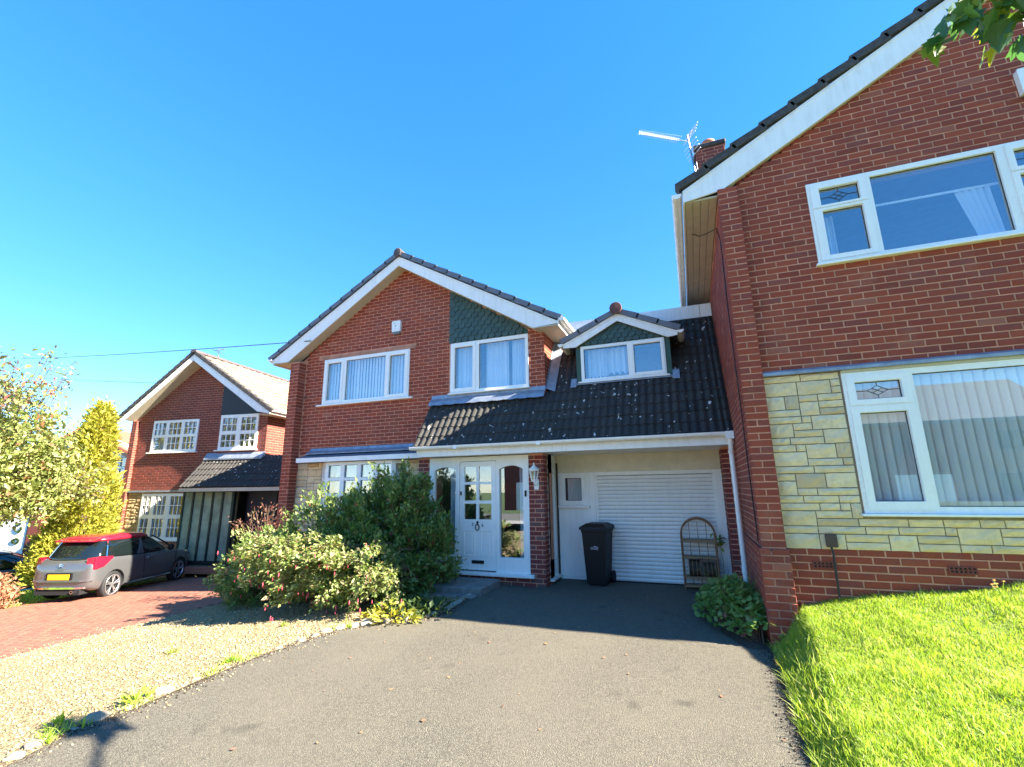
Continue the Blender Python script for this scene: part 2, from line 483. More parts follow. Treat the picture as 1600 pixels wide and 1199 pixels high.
class Thing:
    """an Empty at the base of a thing; parts are given in the thing's own frame, measured from `org`"""
    def __init__(s, name, label, cat, loc, rotz=0., group=None, org=(0, 0, 0)):
        s.root = bpy.data.objects.new(name, None)
        s.root.empty_display_size = .2
        COL.objects.link(s.root)
        s.root.location = loc
        s.root.rotation_euler = (0, 0, rotz)
        tag(s.root, label, cat, group)
        s.off = Vector(org)
        s.M = Matrix.Translation(Vector(loc)) @ Matrix.Rotation(rotz, 4, 'Z') @ Matrix.Translation(-s.off)
    def part(s, name, mb, m, parent=None, smooth=False, kind=None, label=None):
        me = mb.mesh(name, m, smooth) if isinstance(mb, MB) else mb
        o = link(name, me, parent or s.root, None if parent else -s.off)
        return tag(o, label, None, None, kind)
    def part_at(s, name, me, mtx, parent=None):
        """mesh data placed by a matrix in the thing's frame"""
        o = link(name, me, parent or s.root)
        o.matrix_local = mtx if parent else Matrix.Translation(-s.off) @ mtx
        return o
    def world(s, p):
        return s.M @ Vector(p)

def text_mesh(body, size, name, depth=.002, font_align='CENTER'):
    cu = bpy.data.curves.new(name, 'FONT')
    cu.body = body
    cu.size = size
    cu.extrude = depth
    cu.align_x = font_align
    o = bpy.data.objects.new(name, cu)
    COL.objects.link(o)
    dg = bpy.context.evaluated_depsgraph_get()
    me = bpy.data.meshes.new_from_object(o.evaluated_get(dg))
    bpy.data.objects.remove(o)
    bpy.data.curves.remove(cu)
    return me
ROTX = Matrix.Rotation(R(90), 4, 'X')        # text in xy -> upright, facing -y

# ------------------------------------------------------------------ pieces (bricks, stones)
def unit_brick(i):
    b1, b2 = .022, .07
    j = lambda a: random.uniform(-a, a)
    v = []
    for x, z in ((-.5, -.5), (.5, -.5), (.5, .5), (-.5, .5)):
        v.append((x, .03, z))
    for x, z in ((-.5, -.5), (.5, -.5), (.5, .5), (-.5, .5)):
        v.append((x + j(.006), .004, z + j(.03)))
    for x, z in ((-.5, -.5), (.5, -.5), (.5, .5), (-.5, .5)):
        v.append((x * (1 - 2 * b1), 0, z * (1 - 2 * b2)))
    f = [(8, 9, 10, 11)]
    for k in range(4):
        q = (k + 1) % 4
        f += [(k, q, 4 + q, 4 + k), (4 + k, 4 + q, 8 + q, 8 + k)]
    return v, f

def unit_stone(i):
    nx, nz = 4, 3
    v, f = [], []
    for a in range(nx + 1):
        for b in range(nz + 1):
            e = a in (0, nx) or b in (0, nz)
            x, z = a / nx - .5, b / nz - .5
            v.append((x * 1.0 + (0 if a in (0, nx) else random.uniform(-.05, .05)) + (random.uniform(-.006, .006) if e else 0),
                      -random.uniform(.002, .008) if e else -random.uniform(.008, .028), z + (0 if b in (0, nz) else random.uniform(-.05, .05)) + (random.uniform(-.018, .018) if e else 0)))
    for a in range(nx):
        for b in range(nz):
            p = a * (nz + 1) + b
            f.append((p, p + nz + 1, p + nz + 2, p + 1))
    ring = [a * (nz + 1) for a in range(nx + 1)] + [nx * (nz + 1) + b for b in range(1, nz + 1)] + \
           [a * (nz + 1) + nz for a in range(nx - 1, -1, -1)] + [b for b in range(nz - 1, 0, -1)]
    base = len(v)
    for r in ring:
        v.append((v[r][0], .05, v[r][2]))
    m = len(ring)
    for k in range(m):
        f.append((ring[k], ring[(k + 1) % m], base + (k + 1) % m, base + k)[::-1])
    return v, f

def piece_mesh(shape, mname, cache={}):
    key = (shape.__name__, mname)
    if key not in cache:
        out = []
        for i in range(5):
            v, f = shape(i)
            me = bpy.data.meshes.new(shape.__name__[5:])
            me.from_pydata(v, [], f)
            me.materials.append(M[mname])
            out.append((me, np.array(v), f))
        cache[key] = out
    return cache[key]

def emit(th, pieces, mname, shape=unit_brick, singles=300, name='brick', stuff='brickwork', parent=None):
    """pieces: (cx, cy, cz, du, dh, facing angle). The ones that show largest become parts, the rest one joined part."""
    if not pieces:
        return
    vs = piece_mesh(shape, mname)
    ci = cam.matrix_basis.inverted() if False else (Matrix.Translation(cam.location) @ cam.rotation_euler.to_matrix().to_4x4()).inverted()
    sc = []
    for k, (x, y, z, du, dh, ph) in enumerate(pieces):
        w = th.world((x, y, z))
        c = ci @ w
        s = 0
        if c.z < -.1:
            u, v_ = 721.78 * c.x / -c.z, 721.78 * c.y / -c.z
            n = th.M.to_3x3() @ Vector((math.sin(ph), -math.cos(ph), 0))
            d = (cam.location - w)
            fc = n.dot(d) / d.length
            if fc > 0 and abs(u) < 800 and abs(v_) < 600:
                s = du * dh * fc / d.length_squared
        sc.append(s)
    order = np.argsort(-np.array(sc))
    one = [k for k in order[:singles] if sc[k] > 0]
    rest = set(range(len(pieces))) - set(one)
    for k in one:
        x, y, z, du, dh, ph = pieces[k]
        mt = Matrix.Translation((x, y, z)) @ Matrix.Rotation(ph, 4, 'Z') @ Matrix.Rotation(random.gauss(0, .006), 4, 'X') @ Matrix.Diagonal((du, 1, dh, 1))
        th.part_at(name, vs[random.randrange(5)][0], mt, parent)
    if rest:
        V, F, b = [], [], 0
        for k in sorted(rest):
            x, y, z, du, dh, ph = pieces[k]
            me, v, f = vs[random.randrange(5)]
            p = v * np.array([du, 1, dh])
            p[:, 1] += random.gauss(0, .0008)
            c, s = math.cos(ph), math.sin(ph)
            q = np.stack([p[:, 0] * c - p[:, 1] * s + x, p[:, 0] * s + p[:, 1] * c + y, p[:, 2] + z], 1)
            V.append(q)
            F += [tuple(i + b for i in g) for g in f]
            b += len(v)
        me = bpy.data.meshes.new(stuff)
        me.from_pydata(np.concatenate(V).tolist(), [], F)
        me.materials.append(M[mname])
        th.part(stuff, me, None, parent, kind='stuff')

CO, BH, PITCH, BL = .0755, .0615, .2255, .2115
def courses(spans, z0, z1, shift=0.):
    """stretcher bond; spans(z) gives free intervals; returns (u0, u1, zc)"""
    out = []
    for k in range(int(math.floor(z0 / CO)), int(math.ceil(z1 / CO)) + 1):
        zc = (k + .5) * CO
        if not z0 < zc < z1:
            continue
        for a, b in spans(zc):
            off = shift + (PITCH / 2 if k % 2 else 0)
            i = math.floor((a - off) / PITCH) - 1
            while True:
                u0 = off + i * PITCH
                u1 = u0 + BL
                i += 1
                if u0 > b:
                    break
                p, q = max(u0, a), min(u1, b)
                if q - p > .03:
                    out.append((p, q, zc))
    return out

def cut(spans, holes):
    """interval lists minus (u0,u1,z0,z1) holes"""
    def f(z):
        iv = list(spans(z))
        for h in holes:
            if h[2] < z < h[3]:
                nv = []
                for a, b in iv:
                    if h[1] <= a or h[0] >= b:
                        nv.append((a, b))
                    else:
                        if h[0] > a: nv.append((a, h[0]))
                        if h[1] < b: nv.append((h[1], b))
                iv = nv
        return iv
    return f

def front(cs, y):      # bricks facing -y
    return [((a + b) / 2, y + random.uniform(-.0012, .0012), z, b - a, BH, 0.) for a, b, z in cs]
def side(cs, x, sgn):  # bricks facing +-x, u along y
    return [(x + random.uniform(-.0012, .0012), (a + b) / 2, z, b - a, BH, sgn * math.pi / 2) for a, b, z in cs]

def ashlar(x0, x1, z0, z1, holes=(), y=0., seed=1, cw=.048, ch=.074):
    rg = random.Random(seed)
    nx, nz = int(round((x1 - x0) / cw)), int(round((z1 - z0) / ch))
    cw, ch = (x1 - x0) / nx, (z1 - z0) / nz
    occ = [[any(h[0] < x0 + (i + .5) * cw < h[1] and h[2] < z0 + (j + .5) * ch < h[3] for h in holes) for i in range(nx)] for j in range(nz)]
    out = []
    for j in range(nz):
        for i in range(nx):
            if occ[j][i]:
                continue
            h = rg.choice((1, 1, 1, 1, 1, 2, 2, 2)) if j + 1 < nz else 1
            w = rg.randint(4, 7) if h == 2 else rg.randint(4, 9)
            k = 0
            while k < w and i + k < nx and not occ[j][i + k] and (h == 1 or not occ[j + 1][i + k]):
                k += 1
            if k < 2 and h == 2:
                h, k = 1, 1
                while k < w and i + k < nx and not occ[j][i + k]:
                    k += 1
            if i + k < nx and not occ[j][i + k] and (i + k + 1 >= nx or occ[j][i + k + 1]) and (h == 1 or not occ[j + 1][i + k]):
                k += 1
            for a in range(h):
                for b in range(k):
                    occ[j + a][i + b] = True
            g = .010
            out.append((x0 + (i + k / 2) * cw, y, z0 + (j + h / 2) * ch, k * cw - g, h * ch - g, 0.))
    return out

# ------------------------------------------------------------------ windows
def window(th, x0, x1, z0, z1, y, panes, sash=(), sill=None, depth=.07, frame='white', glass='glass', name='window', label=None, sillm='white', parent=None):
    w = th.part(name, MB().plate(x0, x1, z0, z1, y, y + depth, panes), frame, parent, label=label)
    if parent is not None:          # stay within thing > part > sub-part
        w2, sub = w, parent
    else:
        sub = w
    for p in panes:
        e = .004
        th.part('pane', MB().box(p[0] - e, p[1] + e, y + depth * .5, y + depth * .5 + .006, p[2] - e, p[3] + e), glass, sub)
        # dark gasket line round the glass
    for p in panes:
        g = MB()
        for a, b, c, d in ((p[0], p[1], p[2], p[2] + .007), (p[0], p[1], p[3] - .007, p[3]), (p[0], p[0] + .007, p[2] + .007, p[3] - .007), (p[1] - .007, p[1], p[2] + .007, p[3] - .007)):
            g.box(a, b, y + depth * .5 - .006, y + depth * .5 - .001, c, d)
        th.part('gasket', g, 'black_rubber', sub)
    for s_ in sash:
        hs = [p for p in panes if p[0] >= s_[0] - .001 and p[1] <= s_[1] + .001 and p[2] >= s_[2] - .001 and p[3] <= s_[3] + .001]
        th.part('sash', MB().plate(s_[0], s_[1], s_[2], s_[3], y - .014, y - .0005, [(h[0] - .004, h[1] + .004, h[2] - .004, h[3] + .004) for h in hs]), frame, sub)
    if sill:
        th.part('sill', MB().bbox(sill[0], sill[1], y - sill[2], y + .04, z0 - sill[3], z0 - .002, .005), sillm, sub)
    return w

def sheet(x0, x1, z0, z1, y, amp=.02, waves=9, m=None):
    """hanging folds of cloth"""
    mb = MB()
    n = waves * 6
    ph = random.uniform(0, 6)
    for i in range(n):
        a, b = i / n, (i + 1) / n
        f = lambda t: y + amp * math.sin(t * waves * 6.283 + ph) + .3 * amp * math.sin(t * waves * 17 + ph)
        mb.quad((x0 + (x1 - x0) * a, f(a), z0), (x0 + (x1 - x0) * b, f(b), z0), (x0 + (x1 - x0) * b, f(b), z1), (x0 + (x1 - x0) * a, f(a), z1))
    return mb

def blinds(th, w, x0, x1, z0, z1, y, wd=.089, gap=.082, ang=18):
    n = int((x1 - x0) / gap)
    for i in range(n):
        x = x0 + (i + .5) * gap
        a = R(ang + random.uniform(-7, 7))
        mb = MB()
        for k in range(3):
            t0, t1 = (k / 3 - .5) * wd, ((k + 1) / 3 - .5) * wd
            cv = lambda t: .006 * (1 - (2 * t / wd) ** 2)
            P = lambda t, z: (x + t * math.cos(a) - cv(t) * math.sin(a), y - t * math.sin(a) - cv(t), z)
            mb.quad(P(t0, z0), P(t1, z0), P(t1, z1), P(t0, z1))
        th.part('blind_slat', mb, 'blind', w)

# ------------------------------------------------------------------ roof pieces
def tile_unit(w, L, rolls, amp, th_, lift):
    """interlocking tile: x across, y up the slope, z out of the slope"""
    n = rolls * 5
    v, f = [], []
    prof = [amp * max(0., math.sin(math.pi * ((i / n * rolls) % 1.0 if i < n else 0) * 1.25)) if ((i / n * rolls) % 1.0) < .8 else 0. for i in range(n + 1)]
    for i in range(n + 1):
        x = w * i / n
        v += [(x, 0, lift + prof[i] - th_), (x, 0, lift + prof[i]), (x, L, prof[i])]
    for i in range(n):
        a, b = 3 * i, 3 * (i + 1)
        f += [(a, b, b + 1, a + 1), (a + 1, b + 1, b + 2, a + 2)]
    f += [(0, 1, 2), (3 * n + 2, 3 * n + 1, 3 * n)]
    return v, f

def gable_roof(th, xl, xr, xa, ztip, zab, zat, yf, yb, tips, mroof, mverge, nv, ywall, tip_h=.035, tile_off=.06, board='white_board', vstep=.035):
    """barge boards, soffit, slab, verge caps and ridge. tips: ((xl_ret, z_ret),(xr_ret, z_ret)) where the board turns level."""
    r = {}
    ml, mr = (zat - ztip - tip_h) / (xa - xl), (zat - ztip - tip_h) / (xr - xa)
    for (xt, m_, ret) in ((xl, ml, tips[0]), (xr, -mr, tips[1])):
        sg = -1 if xt < xa else 1
        top_tip = zat - abs(m_) * abs(xt - xa)
        poly = [(xt, ztip), ret, (xa, zab), (xa, zat), (xt, top_tip)]
        if sg > 0:
            poly = poly[::-1]
        bb = th.part('barge_board', MB().prism(poly, yf - .022, yf), board)
        # shadow-gap bead along the top
        a, b = Vector((xt, 0, top_tip - .045)), Vector((xa, 0, zat - .045))
        th.part('bead', MB().tube([(a.x, yf - .024, a.z), (b.x, yf - .024, b.z)], .006, 4), board, bb)
        # soffit between board and wall
        th.part('soffit', MB().prism([(ret[0], ret[1] + .012), (xa, zab + .012), (xa, zab + .03), (ret[0], ret[1] + .03)][::sg], yf + .002, ywall + .03), 'cream_soffit')
        # slab
        e = .02
        pl = [(xt - sg * .01, top_tip + e), (xa, zat + e), (xa, zat + e + tile_off), (xt - sg * .01, top_tip + e + tile_off)]
        r['roof' + str(sg)] = th.part('roof', MB().prism(pl[::sg], yf + .01, yb), mroof)
        ln = math.hypot(xa - xt, zat - top_tip)
        ang = math.atan2(zat - top_tip, xa - xt)
        for k in range(nv):
            d0 = ln * k / nv - .03
            d1 = d0 + ln / nv + .03
            d1 = min(d1, ln - .01)
            up = vstep * .6
            q = MB()
            z0, z1 = tile_off + .012 - .075, tile_off + .032
            pr = [(d0, z0 + up), (d1, z0), (d1, z1), (d0, z1 + up)]
            P = lambda p: (xt + p[0] * math.cos(ang) - p[1] * math.sin(ang) * (1 if sg < 0 else -1), p[1] * math.cos(ang) * (1 if sg < 0 else -1) + top_tip + e + p[0] * math.sin(ang))
            if sg < 0:
                pts = [P(p) for p in pr]
            else:
                ux, uz = (xa - xt) / ln, (zat - top_tip) / ln
                nx_, nz_ = -uz, ux
                if nz_ < 0:
                    nx_, nz_ = -nx_, -nz_
                pts = [(xt + p[0] * ux + p[1] * nx_, top_tip + e + p[0] * uz + p[1] * nz_) for p in pr]
                pts = pts[::-1]
            q.prism(pts, yf - .055, yf + .12)
            th.part('verge_tile', q, mverge)
    # ridge
    rz = zat + .02 + tile_off
    half = [(xa + .115 * math.cos(a), rz - .02 + .10 * math.sin(a)) for a in [math.pi * k / 8 for k in range(9)]]
    y = yf - .075
    while y < yb:
        y2 = min(y + .44, yb)
        th.part('ridge_tile', MB().prism(half[::-1], y, y2 - .012), r.get('rm', 'ridge'))
        y = y2
    return r

def gutter(th, p0, p1, r=.055, m='white', brackets=True, parent=None, name='gutter'):
    """half-round channel from p0 to p1 (straight, level)"""
    p0, p1 = Vector(p0), Vector(p1)
    t = (p1 - p0).normalized()
    n = Vector((t.y, -t.x, 0))
    mb = MB()
    k = 8
    for rr, rev in ((r, False), (r - .006, True)):
        ring = [n * (rr * math.cos(math.pi + math.pi * i / k)) + Vector((0, 0, rr * math.sin(math.pi + math.pi * i / k))) for i in range(k + 1)]
        vs = [p0 + q for q in ring] + [p1 + q for q in ring]
        fs = [(i, i + 1, k + 2 + i, k + 1 + i) for i in range(k)]
        mb.add(vs, [f[::-1] if rev else f for f in fs])
    for p in (p0, p1):
        ring = [p + n * (r * math.cos(math.pi + math.pi * i / k)) + Vector((0, 0, r * math.sin(math.pi + math.pi * i / k))) for i in range(k + 1)]
        mb.add(ring, [tuple(range(k + 1))])
    for sgn in (-1, 1):
        a, b = p0 + n * sgn * (r - .003), p1 + n * sgn * (r - .003)
        mb.tube([a, b], .006, 5)
    g = th.part(name, mb, m, parent)
    if brackets:
        L = (p1 - p0).length
        for i in range(max(2, int(L / .9) + 1)):
            c = p0 + t * (min(L - .1, .12 + i * .9))
            b = MB()
            ring = [n * ((r + .006) * math.cos(math.pi + math.pi * j / k)) + Vector((0, 0, (r + .006) * math.sin(math.pi + math.pi * j / k))) for j in range(k + 1)]
            vs = [c - t * .014 + q for q in ring] + [c + t * .014 + q for q in ring]
            b.add(vs, [(j, j + 1, k + 2 + j, k + 1 + j) for j in range(k)])
            th.part('gutter_bracket', b, m, g if parent is None else parent)
    return g

# ================================================================== THE SETTING
def sheet_grid(name, rows, m, kind='structure'):
    """rows: list of equally long lists of points"""
    n = len(rows[0])
    v = [p for r_ in rows for p in r_]
    f = [(i * n + j, i * n + j + 1, (i + 1) * n + j + 1, (i + 1) * n + j) for i in range(len(rows) - 1) for j in range(n - 1)]
    me = bpy.data.meshes.new(name)
    me.from_pydata(v, [], f)
    me.materials.append(M[m])
    me.shade_smooth()
    return tag(link(name, me), kind=kind)

def interp(x, xs, ys):
    return float(np.interp(x, xs, ys))
def wob(x, y, s=1.):
    return s * (math.sin(x * 1.7 + y * .6) * .5 + math.sin(y * 2.3 - x * .9) * .3 + math.sin(x * 4.1 + y * 3.3) * .2)

DZ = -.21
EY = [-14, -6.13, -5.82, -5.44, -4.93, -4.59, -4.22, -3.76, -3.28, -2.93, -2.46, -2.09, -1.2, -.32, 1]
EX = [-4.1, -4.08, -4.2, -4.17, -4.2, -4.23, -4.24, -4.17, -4.13, -3.83, -3.38, -3.27, -3.36, -3.42, -3.42]
def drive_l(y): return interp(y, EY, EX)
RY = [-14, -4.56, -3.8, -2.86, -2.3, -2.2, 1]
RX = [.47, .50, .53, .57, .58, .59, .59]
def drive_r(y): return interp(y, RY, RX)

def base_h(x, y):
    """lie of the land under everything"""
    if x > .5:
        t = min(1., (x - .5) / .5)
        return min(.5, -.23 + .09 * (x - .5))
    return interp(x, [-60, -30, -20, -17, -13, -8.3, -4.15, .5], [-2.8, -2.2, -1.65, -1.12, -.90, -.60, -.215, -.21])

gx = sorted(set([-400, -200, -120, -80, -60, -45, -35] + [round(-30 + .5 * i, 2) for i in range(61)] + [round(.5 + .25 * i, 2) for i in range(30)] + [9, 11, 14, 20, 30, 45, 70, 120, 200, 400]))
gy = [-400, -200, -100, -60, -40, -30, -24, -20, -17] + [-14 + .5 * i for i in range(40)] + [7, 9, 12, 16, 22, 30, 45, 70, 120, 200, 400]
sheet_grid('ground', [[(x, y, base_h(x, y) - .06) for x in gx] for y in gy], 'ground')

# asphalt driveway
rows = []
y = -13.
while y < .70:
    l, r = drive_l(y), drive_r(y)
    rows.append([(l + (r - l) * i / 24, y, DZ + .004 * wob(l + (r - l) * i / 6, y)) for i in range(25)])
    y += .12
sheet_grid('driveway', rows, 'asphalt')

# gravel bed between the driveway and the neighbour's paving
def pave_edge(y): return -8.28 + .06 * math.sin(y * 1.3)
rows = []
y = -13.
while y < .05:
    l, r = pave_edge(y), drive_l(y) + .02
    rows.append([(l + (r - l) * i / 40, y, base_h(l + (r - l) * i / 40, y) + .012 + .012 * wob(3 * (l + (r - l) * i / 40), 3 * y)) for i in range(41)])
    y += .12
sheet_grid('gravel_bed', rows, 'gravel')

# brick paved drive of the next house
def pave_h(x): return base_h(x, 0) + .0
pav = [[(pave_edge(y) - 5.6 * i / 12, y, base_h(pave_edge(y) - 5.6 * i / 12, y) - .006) for i in range(13)] for y in np.arange(-13, 2.6, .4)]
pv = sheet_grid('paved_drive', pav, 'sand')

# road, pavement and far verge behind the camera
sheet_grid('pavement', [[(x, y, -.20) for x in (-40, -4.1, .45, 40)] for y in (-14.9, -13)], 'paving_slab')
sheet_grid('road', [[(x, y, -.27) for x in (-80, 0, 80)] for y in (-22, -14.9)], 'road')

# lawn in front of the near house
def lawn_h(x, y):
    e = x - drive_r(y) - .02
    k = interp(y, [-9, -5, -3.2, -2.3], [.08, .12, .18, .36])
    t = min(1., max(0., e / interp(y, [-5, -2.3], [.24, .36])))
    return DZ - .02 + k * t * t * (3 - 2 * t) + interp(y, [-6, -2.3], [.13, .185]) * max(0., e) * (1 - .04 * max(0, e)) + .016 * wob(2 * x, 2 * y) + .008 * wob(6 * x, 5 * y)
rows = []
y = -12.
while y < -2.215:
    l = drive_r(y) - .03
    rows.append([(l + 7.5 * (i / 60) ** 1.4, y, lawn_h(l + 7.5 * (i / 60) ** 1.4, y)) for i in range(61)])
    y += .098
sheet_grid('lawn', rows, 'lawn_soil')

# soil bed at the corner of the near house
rows = [[(x, y, DZ - .012 + .06 * max(0, 1 - abs(i - 4) / 4) * min(1, (y + 2.5) / .3) + .01 * wob(5 * x, 5 * y)) for i, x in enumerate(np.linspace(interp(y, [-2.45, -1.9, -1.2, -.6], [.30, .12, .02, .12]), interp(y, [-2.6, -2.3, -2.2], [.66, .66, .60]), 9))] for y in np.linspace(-2.5, -.6, 16)]
sheet_grid('soil_bed', rows, 'pot_soil')

# ================================================================== HOUSE IN THE MIDDLE
HA = Thing('brick_house', 'red brick house with green scalloped gable panel, white porch and roller garage door', 'house', (-4, 0, DZ), org=(-4, 0, DZ))
A1 = (-7.717, -5.42, 3.29, 4.343)
A2 = (-4.43, -2.747, 3.275, 4.325)
BAY = (-7.56, -5.36, .62, 1.985)
wall = MB().plate(-8.52, -2.43, -.7, 4.40, .006, .25, [A1, A2, BAY, (-4.70, -2.70, -.3, 2.0)])
wall.prism([(-8.36, 4.40), (-2.69, 4.40), (-5.61, 6.28)], .006, .25)
HA.part('wall', wall, 'mortar')
def spA(z):
    if z < 4.36:
        return [(-8.262, -2.424)]
    return [(max(-8.262, -8.56 + (z - 4.32) / .63 - .05), min(-2.424, -2.541 - (z - 4.33) / .606 + .05))]
holesA = [(A1[0], A1[1], A1[2], A1[3]), (-7.89, -5.27, 4.343, 4.425), (-4.472, -2.747, 3.26, 7), (-8.3, -4.90, -2, 2.16), (-4.86, -2.3, -2, 3.02)]
psA = front(courses(cut(spA, holesA), 2.1, 6.3), 0.)
# projecting end of the side wall (left)
HA.part('pillar', MB().box(-8.529, -8.276, -.202, .006, -.7, 4.33), 'mortar')
cs = courses(lambda z: [(-8.535, -8.27)], -.7, 4.32, shift=-8.535)
psA += front(cs, -.208)
psA += [(-8.27, -.10, z, .19, BH, math.pi / 2) for z in sorted({c[2] for c in cs})]
# right flank above the lean-to
HA.part('side_wall', MB().box(-2.66, -2.43, .25, 8, 2.0, 4.40), 'mortar')
psA += side(courses(lambda z: [(.0, 1.35)], 2.9, 4.33), -2.424, 1)
HA.part('back_wall', MB().plate(-8.52, -2.43, -.7, 4.4, 7.8, 8.0).box(-8.52, -8.3, .25, 7.8, -.7, 4.4), 'mortar')
HA.part('room', MB().plate(-8.28, -2.68, -.3, 4.38, 3.4, 3.45).box(-8.28, -2.68, .26, 3.4, 2.06, 2.2).box(-8.28, -2.68, .26, 3.4, 4.37, 4.39).box(-8.28, -2.68, -.2, 3.4, -.3, -.05), 'dark_interior')

# windows upstairs
w = window(HA, *A1, -.012, [(-7.61, -7.22, 3.385, 4.245), (-7.09, -6.03, 3.355, 4.27), (-5.92, -5.53, 3.385, 4.245)], sash=[(-7.69, -7.16, 3.315, 4.315), (-5.985, -5.45, 3.315, 4.315)], sill=(-7.84, -5.30, .05, .035), label='three-light upstairs window with vertical blinds')
blinds(HA, w, -7.66, -5.47, 3.3, 4.32, .16)
HA.part('lintel', MB().box(-7.89, -5.27, -.004, .03, 4.347, 4.422), 'mortar_dark')
w = window(HA, *A2, -.014, [(-4.33, -3.93, 3.37, 4.225), (-3.79, -2.81, 3.325, 4.25)], sash=[(-4.415, -3.86, 3.295, 4.31)], sill=(-4.46, -2.72, .05, .03), label='upstairs window with pale curtains')
HA.part('curtain', sheet(-4.36, -3.92, 3.3, 4.3, .16, .022, 6), 'curtain', w)
HA.part('curtain', sheet(-3.72, -3.22, 3.3, 4.3, .17, .02, 5), 'curtain', w)
HA.part('curtain', sheet(-3.13, -2.76, 3.3, 4.3, .16, .022, 6), 'curtain', w)

# scalloped shingles in the gable
pn = HA.part('gable_panel', MB().prism([(-4.468, 4.327), (-2.75, 4.327), (-2.75, 4.42), (-4.468, 5.49)], -.002, .006), 'green')
def shingle_mesh(w_, h):
    v = [(-w_ / 2, 0, h), (w_ / 2, 0, h)]
    n = 8
    for k in range(n + 1):
        a = math.pi * k / n
        v.append((w_ / 2 * math.cos(a), 0, .42 * h - (.42 * h) * math.sin(a)))
    v2 = [(x, -.030 + .024 * (z / h), z) for x, _, z in v]
    v3 = [(x, .0, z) for x, _, z in v]
    m_ = len(v)
    order = [1] + [0] + list(range(m_ - 1, 1, -1))
    f = [tuple(order)]
    for i in range(2, m_ - 1):
        f.append((i, i + 1, m_ + i + 1, m_ + i))
    f.append((0, m_ - 1, 2 * m_ - 1, m_))
    f.append((1, 2, m_ + 2, m_ + 1)[::-1])
    me = bpy.data.meshes.new('shingle')
    me.from_pydata(v2 + v3, [], f)
    me.materials.append(M['shingle'])
    return me
def shingles(th, x0, x1, z0, y, top, w_=.148, h=.165, g=.098, parent=None):
    me = shingle_mesh(w_ - .008, h)
    k = 0
    z = z0
    while z < 9:
        n = 0
        for i in range(-1, int((x1 - x0) / w_) + 2):
            x = x0 + (i + (.5 if k % 2 else 0)) * w_ + w_ / 2
            if x - w_ / 2 < x0 - .035 or x + w_ / 2 > x1 + .035 or z + .06 > top(x):
                continue
            n += 1
            th.part_at('shingle', me, Matrix.Translation((x, y - .004 * (k % 2) - .004, z)), parent)
        if n == 0 and k > 2:
            break
        k += 1
        z += g
shingles(HA, -4.468, -2.75, 4.327, -.004, lambda x: 5.49 - (x + 4.468) * .623 - .02)

# main roof
gable_roof(HA, -9.10, -2.067, -5.62, 4.358, 6.198, 6.415, -.245, 8.2, ((-8.59, 4.323), (-2.565, 4.335)), 'tile_main', 'verge', 12, .0, tip_h=.035)
HA.part('ridge_end', MB().lathe([(.01, -.35), (.085, -.345), (.10, -.33), (.10, -.30)], (-5.62, 0, 6.495), 14, 'y'), 'ridge')
HA.part('soffit', MB().box(-2.54, -2.075, -.28, 8, 4.318, 4.334), 'cream_soffit')
HA.part('soffit', MB().box(-9.0, -8.54, -.28, 8, 4.318, 4.334), 'cream_soffit')
HA.part('fascia', MB().box(-2.073, -2.053, -.28, 8, 4.30, 4.42), 'white_board')
HA.part('fascia', MB().box(-9.025, -9.005, -.28, 8, 4.30, 4.42), 'white_board')
gutter(HA, (-1.99, -.33, 4.43), (-1.99, 5, 4.43))
gutter(HA, (-9.085, 5, 4.43), (-9.085, -.33, 4.43))

# stone panels, bay window and its lead canopy
st = ashlar(-8.262, -7.57, -.65, 2.0, y=.0, seed=3) + ashlar(-5.35, -4.95, -.65, 2.0, y=.0, seed=5) + ashlar(-7.57, -5.35, -.65, .60, y=0., seed=8)
HA.part('stone_bed', MB().box(-8.262, -7.57, -.004, .004, -.65, 2.0).box(-5.35, -4.95, -.004, .004, -.65, 2.0).box(-7.569, -5.351, -.004, .004, -.65, .61), 'stone_mortar')
emit(HA, st, 'stone', unit_stone, 120, 'stone', 'stonework')
bw = window(HA, -7.30, -5.62, .62, 1.985, -.19, [(-7.22 + .42 * i, -6.90 + .42 * i, a, b) for i in range(4) for a, b in ((.70, .98), (1.03, 1.29), (1.34, 1.60), (1.66, 1.92))], name='bay_window', label='shallow bay window half hidden behind the shrub')
for sg in (-1, 1):
    mb = MB().plate(0, .33, .62, 1.985, 0, .06, [(.08, .25, a, b) for a, b in ((.70, .98), (1.03, 1.29), (1.34, 1.60), (1.66, 1.92))])
    x0, a = (-7.565, R(-36)) if sg < 0 else (-5.355, R(180 + 36))
    mb.v = [(x0 + p[0] * math.cos(a) - (p[1] if sg < 0 else -p[1]) * math.sin(a), p[0] * math.sin(a) + (p[1] if sg < 0 else -p[1]) * math.cos(a), p[2]) for p in mb.v]
    HA.part('bay_side', mb, 'white', bw)
    g = MB()
    for a_, b_ in ((.70, .98), (1.03, 1.29), (1.34, 1.60), (1.66, 1.92)):
        g.box(.076, .254, .03, .035, a_, b_)
    g.v = [(x0 + p[0] * math.cos(a) - (p[1] if sg < 0 else -p[1]) * math.sin(a), p[0] * math.sin(a) + (p[1] if sg < 0 else -p[1]) * math.cos(a), p[2]) for p in g.v]
    HA.part('pane', g, 'glass', bw)
HA.part('curtain', sheet(-7.3, -5.6, .65, 1.95, .12, .02, 14), 'fabric_white', bw)
can = HA.part('canopy', MB().prism([(-.30, 2.09), (0, 2.20), (0, 1.99), (-.30, 1.99)], -7.99, -4.84, 'x'), 'verge')
HA.part('canopy_fascia', MB().box(-8.005, -4.83, -.322, -.302, 1.995, 2.088), 'white_board', can)
HA.part('lead_flashing', MB().prism([(.0, 2.315), (-.006, 2.315), (-.03, 2.26), (-.15, 2.19), (-.15, 2.178), (0, 2.21)], -7.93, -4.84, 'x'), 'lead', can)
